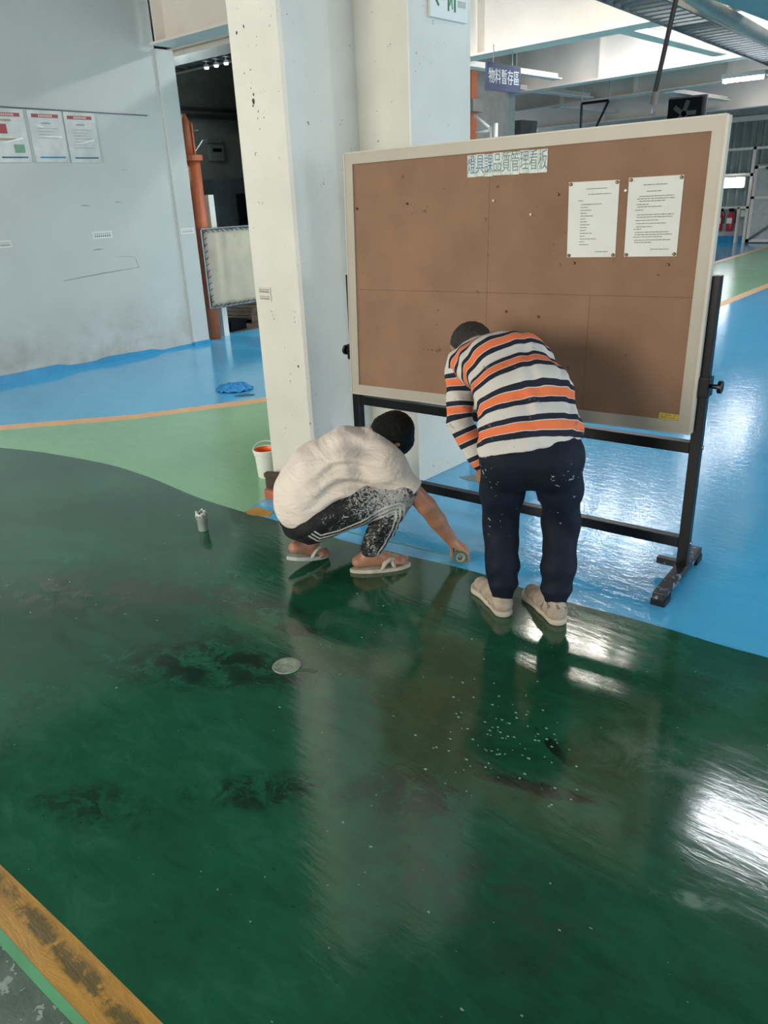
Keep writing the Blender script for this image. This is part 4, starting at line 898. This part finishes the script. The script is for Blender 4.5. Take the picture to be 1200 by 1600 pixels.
for (h, k_, an, s) in ((hipL, kneeL, ankL, -1), (hipR, kneeR, ankR, 1)):
    md = (h + k_) / 2 + V(s * .004, 0, 0)
    tr += [cone(h, md, .101, .086, .015), cone(md, k_, .086, .072, .03), cone(k_, k_ * .4 + an * .6 + V(0, -.012, 0), .072, .068, .03), cone(k_ * .4 + an * .6 + V(0, -.012, 0), an + V(0, 0, .055), .068, .060, .02), cone(an + V(0, 0, .05), an + V(0, 0, .02), .062, .048, .01), cone(an + V(0, 0, .02), an + V(0, 0, -.005), .046, .044, .006)]
def post_tr(G, D):
    z = G[..., 2]; w = .0030 * np.sin(z * 62 + 5 * np.sin(G[..., 0] * 20) + G[..., 1] * 22) * np.clip((.42 - z) / .3, .15, 1) * np.clip((z - .08) / .05, 0, 1)
    w += .004 * np.sin(z * 38 + G[..., 0] * 45) * np.exp(-((z - .42) / .12) ** 2)
    return np.maximum(D + w, z - .80)
sdf_obj('trousers', tr, 0.007, navy_mat(), man1, post_tr)
# shirt
spine = [waist + V(0, -.02, -.04), waist, mid, chest, neck]
arm1 = [shL, elL, wrL]; arm2 = [shR, elR, wrR]
def stripe_attr(v):
    s = soft_param(v, spine, .06); d_t = poly_param(v, spine)[1]
    for arm in (arm1, arm2):
        sa = soft_param(v, arm, .03); da = poly_param(v, arm)[1]; out = (da < .072) & (da * 2.0 < d_t)
        out &= sa > 0.02
        s = np.where(out, .012 - sa + .54, s)
    return s
def shirt_mat():
    m = bpy.data.materials.new('striped_jersey'); m.use_nodes = True; t = NT(m); b = t.n['Principled BSDF']; v = t.coord()
    at = t.new('ShaderNodeAttribute', attribute_name='stripe'); s = t.math('ADD', at.outputs['Fac'], t.math('MULTIPLY', t.math('SUBTRACT', t.noise(v, 18), .5), .006))
    fr = t.math('FRACT', t.math('DIVIDE', t.math('ADD', s, .3474), .112))
    W_, N_, O_ = lin('c9c6c0'), lin('232634'), lin('e0764c')
    st_ = [(0, W_), (.03, N_), (.20, W_), (.225, O_), (.475, W_), (.50, N_), (.67, W_)]
    c = t.ramp(fr, st_, 'CONSTANT')
    dirt = t.ramp(t.math('MULTIPLY', t.noise(v, 40, 3), t.math('ADD', t.noise(v, 7, 1), .5)), [(.70, BW[0]), (.72, BW[1])])
    t.link(t.mix(t.math('MULTIPLY', dirt, .5), c, lin('6d6a66')), b.inputs['Base Color']); b.inputs['Roughness'].default_value = .85; b.inputs['Specular IOR Level'].default_value = .2
    bn = t.new('ShaderNodeBump'); bn.inputs['Strength'].default_value = .4; bn.inputs['Distance'].default_value = .02
    t.link(t.noise(v, 8, 3), bn.inputs['Height']); t.link(bn.outputs[0], b.inputs['Normal']); return m
hemp = a1(.562, 2.78, .735); hn = nrm(mid - waist + V(-.045, 0, .25))
sh1 = [cone(waist + V(.0, -.015, -.07), waist + V(0, -.01, 0), .126, .122, .04, X1, 1.50), cone(waist, mid, .118, .118, .05, X1, 1.48), cone(mid, chest, .118, .115, .05, X1, 1.45), cone(chest, neck + V(0, -.03, 0), .115, .070, .05, X1, 1.5),
       cone(shL + V(.05, -.02, .0), shR + V(-.06, -.02, 0), .075, .075, .05), cone(neck, neck + nrm(hup) * .03, .062, .058, .02)]
for (a, b, c) in (arm1, arm2):
    sh1 += [cone(a, b, .060, .052, .035), cone(b, c, .052, .038, .02), cone(c + nrm(b - c) * .03, c + nrm(b-c) * .008, .037, .033, .006)]
def post_sh(G, D):
    x, y, z = G[..., 0], G[..., 1], G[..., 2]
    w = .0045 * np.sin(48 * (z * .8 + x * .7 - y * .4) + 4 * np.sin(18 * x)) * np.clip(1 - np.abs(x + .10) / .25, 0, 1) + .003 * np.sin(70 * z - 30 * y + 3 * np.sin(25 * x))
    D = D + w
    arm_z = (x < -.12) & (z < .80) & (y > .05) | (y > .12)
    cut = -((G - hemp) @ hn)
    return np.where(arm_z, D, np.maximum(D, cut))
sdf_obj('striped_shirt', sh1, 0.006, shirt_mat(), man1, post_sh, {'stripe': stripe_attr})
# shoes
m_shoe = mat('worn_beige_shoe', 'a89a8a', 0.8, var=0.10, vscale=25, bump=0.3, specks=[(30, .66)], speck_col='6a625a'); m_sole = mat('pale_sole', 'b8afa0', 0.6, var=.06); m_lace = mat('shoe_lace', '8a8078', .8)
def shoe(parent, heel, toe, lab):
    heel = np.array(heel, float); toe = np.array(toe, float); d = nrm(toe - heel); L = np.linalg.norm(toe - heel); l = V(d[1], -d[0], 0); u = V(0, 0, 1)
    P = lambda f, s, z: heel + d * L * f + l * s + u * z
    def post(G, D): return np.maximum(D, -(G[..., 2] - .0))
    so = [cone(P(.12, 0, .014), P(.45, .004, .014), .040, .040, .02), cone(P(.45, .004, .014), P(.82, -.004, .014), .040, .046, .02), cone(P(.82, -.004, .014), P(.90, -.002, .016), .046, .036, .02)]
    def posts(G, D): z = G[..., 2]; return np.maximum(np.maximum(D, z - .026), -z)
    up_ = [cone(P(.14, 0, .05), P(.16, 0, .075), .040, .036, .02), cone(P(.15, 0, .045), P(.5, 0, .045), .040, .041, .02), cone(P(.5, 0, .045), P(.85, -.003, .032), .041, .034, .02), cone(P(.3, 0, .07), P(.55, 0, .058), .034, .030, .02), cone(P(.15, 0, .12), P(.28, 0, .125), .030, .030, .008, neg=True)]
    def postu(G, D): z = G[..., 2]; return np.maximum(D, -(z - .022))
    r = sdf_obj('shoe', up_, .005, m_shoe, parent, postu); sdf_obj('sole', so, .005, m_sole, r, posts)
    for k in range(4):
        f = .42 + .09 * k; zt = .092 - .010 * k
        obj('lace', tube(bmesh.new(), [tuple(P(f, -.024, zt - .012)), tuple(P(f + .01, 0, zt)), tuple(P(f, .024, zt - .012))], .003, 6), m_lace, r)
shoe(man1, a1(.487, 2.775, 0), a1(.405, 3.06, 0), 'left'); shoe(man1, a1(.694, 2.69, 0), a1(.615, 2.975, 0), 'right')

# ------------------------------------------------ squatting man
O2 = V(-.10, 3.38, 0)
def a2(*p): return V(*p) - O2
man2 = person('squatting person in off-white T-shirt and paint-splashed black track trousers pressing tape onto the floor', -.10, 3.38)
pel, low, mi, ch, nk = a2(-.375, 3.40, .255), a2(-.375, 3.40, .34), a2(-.30, 3.42, .45), a2(-.155, 3.42, .53), a2(-.015, 3.42, .575)
hR, kR, aR = a2(-.33, 3.28, .265), a2(.085, 3.265, .392), a2(-.075, 3.27, .085)
hL, kL, aL = a2(-.33, 3.50, .25), a2(-.08, 3.66, .20), a2(-.375, 3.38, .115)
sR, eR, wR = a2(.035, 3.26, .505), a2(.195, 3.27, .315), a2(.315, 3.33, .105)
sL, eL, wL = a2(.0, 3.60, .50), a2(-.04, 3.76, .33), a2(-.09, 3.66, .28)
c2_, u2, f2 = a2(.052, 3.44, .612), V(.92, .10, .10), V(.30, .40, -.90)
hp2, _ = head(c2_, u2, f2); Y1 = V(0, 1, 0)
b2_ = hp2 + [cone(nk, c2_ - nrm(u2)*.05 - nrm(f2)*.02, .050, .048, .03), cone(pel, low, .10, .10, .05, Y1, 1.4), cone(low, mi, .10, .10, .05, Y1, 1.4), cone(mi, ch, .10, .10, .05, Y1, 1.4), cone(ch, nk, .10, .06, .05, Y1, 1.3), cone(sR, sL, .05, .05, .04)]
b2_ += [cone(sR, eR, .050, .042, .02), cone(eR, eR*.6+wR*.4, .044, .041, .015), cone(eR*.6+wR*.4, wR, .041, .028, .015), cone(sL, eL, .045, .037, .02), cone(eL, wL, .037, .025, .015)]
b2_ += [cone(hR, kR, .075, .055, .02), cone(kR, aR, .052, .036, .015), cone(hL, kL, .075, .055, .02), cone(kL, aL, .052, .036, .015)]
b2_ += hand(wR, V(.72, .10, -.62), V(-.55, .05, -.80), (.75, .72, .70, .72), 1, 1.12, (.55, .35, .75), .9)
b2_ += hand(wL, V(.5, -.5, -.6), V(-.2, .1, -1), (.3, .3, .3, .3), -1, .95)
# feet with toes
def foot(heel, ball, ank, toe_dir, lat, zr=0):
    P = [cone(ank, heel + V(.0, 0, .004), .034, .024, .02), cone(heel, ball, .024, .020, .02, lat, 1.25), cone(ank + (ball - ank)*.25, ball, .032, .020, .02, lat, 1.2), cone(ball - lat*.022, ball + lat*.022, .017, .016, .015)]
    for i, (o_, ln) in enumerate(((-.031, .056), (-.012, .053), (.003, .048), (.017, .042), (.030, .035))):
        p = ball + lat * o_; P.append(cone(p, p + toe_dir * ln + V(0, 0, -.006), .0085 if i else .012, .0072 if i else .0110, .003))
    return P
hl = a2(-.135, 3.262, .048); bl = a2(.045, 3.285, .040); td = nrm(V(1, .12, -.05)); lat2 = nrm(V(.12, -1, 0))
b2_ += foot(hl, bl, aR, td, lat2)
hl2 = a2(-.435, 3.325, .105); bl2 = a2(-.325, 3.40, .040); td2 = nrm(V(.85, .5, -.1)); lat3 = nrm(V(.5, -.85, 0))
b2_ += foot(hl2, bl2, aL, td2, lat3)
sdf_obj('body', b2_, 0.005, m_skin, man2)
hair(man2, c2_, u2, f2, m_hair, .0025, -.075)
# flip-flops
m_ff = mat('pale_flip_flop', 'b9b3a4', .7, var=.08, vscale=25); m_ff2 = mat('white_flip_flop', 'b7beb4', .7, var=.08, vscale=25)
def flipflop(heel, toe, lat, m, zh):
    heel = np.array(heel, float); toe = np.array(toe, float); d = toe - heel; bm = bmesh.new(); n = 24; top = []; bot = []
    upv = nrm(np.cross(nrm(d), -lat)); upv = upv if upv[2] > 0 else -upv
    for k in range(n):
        a = 2 * PI * k / n; f = .5 - .5 * math.cos(a); wd = (.036 + .010 * f) * math.sin(a)
        if f < .06 or f > .94: wd *= .95
        p = heel + d * f + lat * wd; top.append(bm.verts.new(p + upv * .009)); bot.append(bm.verts.new(p - upv * .009))
    bm.faces.new(top); bm.faces.new(bot[::-1])
    for k in range(n): bm.faces.new((bot[k], bot[(k+1) % n], top[(k+1) % n], top[k]))
    ff = obj('flip_flop', bm, m, man2, bevel=.002)
    for s in (-1, 1):
        p0 = heel + d * .50 + lat * s * .040 + upv * .006; p2 = heel + d * .80 + upv * .016; p1 = heel + d * .62 + lat * s * .036 + upv * .046
        pts = [p0, p0*.35 + p1*.65 + upv*.006, p1*.85 + p2*.15 + upv*.012, p1*.4 + p2*.6 + upv*.016, p2]
        obj('strap', tube(bmesh.new(), [tuple(p) for p in pts], [.007, .009, .010, .009, .005], 8), m, ff, smooth=True)
    for s in (-1, 1):                            # crossed bands over the instep
        a_ = heel + d * .52 + lat * s * .042 + upv * .008; b_ = heel + d * .72 - lat * s * .040 + upv * .010; m_ = (a_ + b_) / 2 + upv * .050
        pts = [a_, a_ * .45 + m_ * .55 + upv * .010, m_, b_ * .45 + m_ * .55 + upv * .008, b_]
        obj('strap', tube(bmesh.new(), [tuple(p) for p in pts], [.008, .011, .012, .011, .008], 8), m, ff, smooth=True)
    return ff
flipflop(a2(-.175, 3.252, .010), a2(.115, 3.29, .010), lat2, m_ff, 0)
f_ = flipflop(a2(-.475, 3.315, .062), a2(-.285, 3.435, .012), lat3, m_ff2, .06)
# trousers
path = [V(-.265, .175), V(-.20, .165), V(-.10, .185), V(.00, .235), V(.075, .275), V(.10, .300)]
SP = [(-.385+.05, .245), (-.30, .205), (-.20, .225), (-.09, .275), (.02, .335), (.072, .345), (.070, .285), (.045, .215), (.015, .15), (-.02, .10)]
SP = [V(*p) for p in SP]
def seam_attr(v):
    P = (v + O2)[:, [0, 2]]; best = np.full(len(P), 9.0); sg = np.zeros(len(P))
    for a, b in zip(SP, SP[1:]):
        ab = b - a; L = np.linalg.norm(ab); h = np.clip(((P - a) @ ab) / L**2, 0, 1); r = P - a - h[:, None]*ab; d = np.linalg.norm(r, axis=1)
        s = np.sign(ab[0]*r[:, 1] - ab[1]*r[:, 0]); k = d < best; best[k] = d[k]; sg[k] = s[k]
    dd = best * sg
    hh = ((P - SP[0]) @ (SP[1]-SP[0])) < 0
    side = (v[:, 1] + O2[1]) > 3.31
    return np.where(side | hh | (P[:, 1] < .06), .5, dd)
def splat_attr(v):
    P = v + O2
    return np.clip(1.15 - np.abs(P[:, 0] - .03) / .25, 0, 1) * np.clip((P[:, 2] - .22) / .12, .35, 1)
def track_mat():
    m = bpy.data.materials.new('paint_splashed_track_cloth'); m.use_nodes = True; t = NT(m); b = t.n['Principled BSDF']; v = t.coord()
    at = t.new('ShaderNodeAttribute', attribute_name='seam').outputs['Fac']; sp = t.new('ShaderNodeAttribute', attribute_name='splash').outputs['Fac']
    a = t.math('ABSOLUTE', at); s1 = t.math('LESS_THAN', a, .0042); s2 = t.math('LESS_THAN', t.math('ABSOLUTE', t.math('SUBTRACT', a, .0185)), .0042)
    stp = t.math('MAXIMUM', s1, s2)
    n1 = t.noise(v, 55, 5, .75, 1.5); n2 = t.noise(v, 9, 2)
    f = t.math('MULTIPLY_ADD', sp, .22, t.math('MULTIPLY_ADD', n2, .25, n1)); f = t.ramp(f, [(.74, BW[0]), (.80, BW[1])])
    c = t.mix(t.math('MULTIPLY', f, .75), lin('15181b'), lin('b5b8b8')); c = t.mix(t.math('MULTIPLY', stp, .85), c, lin('c9c9c4'))
    t.link(c, b.inputs['Base Color']); b.inputs['Roughness'].default_value = .7; b.inputs['Specular IOR Level'].default_value = .3
    bn = t.new('ShaderNodeBump'); bn.inputs['Strength'].default_value = .4; bn.inputs['Distance'].default_value = .015
    t.link(t.noise(v, 14, 3), bn.inputs['Height']); t.link(bn.outputs[0], b.inputs['Normal']); return m
t2 = [cone(pel + V(0, -.05, -.005), pel + V(0, .05, -.005), .112, .112, .05), cone(pel, low, .115, .11, .05, Y1, 1.4),
      cone(hR, (hR + kR)/2, .105, .090, .04), cone((hR + kR)/2, kR, .090, .068, .03), cone(kR, (kR + aR)/2 + V(-.008, 0, 0), .068, .064, .03), cone((kR + aR)/2 + V(-.008, 0, 0), aR + V(.006, 0, .03), .064, .050, .02),
      cone(hL, kL, .105, .07, .04), cone(kL, aL + V(.03, .03, .03), .066, .052, .03), cone(aL + V(.03, .03, .03), aL + V(.01, .0, .025), .052, .048, .02)]
def post_t2(G, D):
    x, y, z = G[..., 0], G[..., 1], G[..., 2]
    D = D + .0035 * np.sin(75*x + 50*z + 3*np.sin(30*z)) * np.clip((x + .1) / .2, .1, 1) + .003 * np.sin(60*z - 35*x)
    return D
sdf_obj('trousers', t2, 0.0055, track_mat(), man2, post_t2, {'seam': seam_attr, 'splash': splat_attr})
# T-shirt
m_tee = mat('off_white_jersey', 'ddd3c8', .85, var=.03, vscale=5, bump=.25, bscale=25, spec=.2)
s2_ = [cone(low + V(-.005, 0, -.03), low + V(0, 0, .03), .128, .130, .05, Y1, 1.42), cone(low, mi, .130, .130, .06, Y1, 1.42), cone(mi, ch, .130, .120, .06, Y1, 1.50), cone(ch, nk + V(-.03, 0, -.02), .118, .070, .05, Y1, 1.55),
       cone(sR + V(-.03, .03, 0), sL + V(-.03, -.03, 0), .078, .078, .05), cone(nk + V(-.02, 0, 0), nk + V(.028, 0, .010), .066, .060, .015),
       cone(sR + V(-.02, .02, -.01), sR*.42 + eR*.58, .068, .064, .07), cone(a2(-.20, 3.37, .46), sR + V(-.02, .05, -.01), .09, .070, .08), cone(a2(-.34, 3.33, .31), a2(-.17, 3.31, .36), .115, .085, .07), cone(nk + V(-.03, -.05, -.01), sR + V(-.02, .04, 0), .065, .070, .06), cone(nk + V(-.03, .05, -.01), sL + V(-.02, -.04, 0), .065, .070, .06), cone(sL, sL*.45 + eL*.55, .068, .062, .04)]
hem0 = a2(-.30, 3.30, .212); hemn = nrm(V(.17, 0, .90))
slv = sR*.42 + eR*.58; sln = nrm(sR - eR); slv2 = sL*.45 + eL*.55; sln2 = nrm(sL - eL)
def post_s2(G, D):
    x, y, z = G[..., 0], G[..., 1], G[..., 2]; X_ = x + O2[0]
    fold = np.exp(-((X_ + .16) / .13) ** 2) * np.clip((3.40 - (y + O2[1])) / .12, 0, 1)
    D = D + .011 * fold * np.sin(75 * (z - .25 * x) + 2.5 * np.sin(16 * x)) + .0010 * np.sin(60*x + 40*z + 2*np.sin(20*y))
    D = np.maximum(D, -((G - hem0) @ hemn))
    near = y < 0.0
    cR = -((G - slv) @ sln); cL = -((G - slv2) @ sln2)
    D = np.where((y < -.02) & (x > .12), np.maximum(D, cR), D); D = np.where((y > .12) & (x > .06), np.maximum(D, cL), D)
    return D
sdf_obj('t_shirt', s2_, 0.006, m_tee, man2, post_s2)
sdf_obj('shirt_tail', [cone(a2(-.30, 3.215, .20), a2(-.17, 3.20, .285), .020, .016, .02, Y1, 1.0)], .005, m_tee, man2) if False else None

tb = NT(m_tee); bn_ = [n for n in tb.n if n.bl_idname == 'ShaderNodeBump'][0]
tb.link(tb.math('ADD', tb.noise(tb.coord((4, 1.5, 9), (0, .5, 0)), 2.2, 4, .55, 1.2), tb.math('MULTIPLY', tb.noise(tb.coord(), 60, 2), .08)), bn_.inputs['Height']); bn_.inputs['Strength'].default_value = .55; bn_.inputs['Distance'].default_value = .03
# roll of tape in his hand
pt = Rv * .352 + Fv * 3.305
t = thing('tape_roll', 'small roll of clear green tape held by the squatting person against the floor', 'tape', (pt[0], pt[1], 0.036), ROT)
def ring(r0, r1, wd, n=28):
    bm = bmesh.new(); R_ = []
    for k in range(n):
        a = 2*PI*k/n; R_.append([bm.verts.new((r*math.cos(a), y, r*math.sin(a))) for r, y in ((r0, -wd/2), (r1, -wd/2), (r1, wd/2), (r0, wd/2))])
    for k in range(n):
        a, b = R_[k], R_[(k+1) % n]
        for j in range(4): bm.faces.new((a[j], b[j], b[(j+1) % 4], a[(j+1) % 4]))
    return bm
obj('tape', ring(.021, .031, .030), mat('clear_green_tape', '5f7f66', .2, trans=.3), t, smooth=False); obj('core', ring(.018, .021, .032), mat('tape_core', 'a9a893', .5), t)
obj('loose_tape', slab([(-.09, -.012), (-.02, -.012), (-.02, .012), (-.09, .012)], -.0335, -.0325), mat('clear_green_tape2', '66b4c0', .25, trans=.2), t)
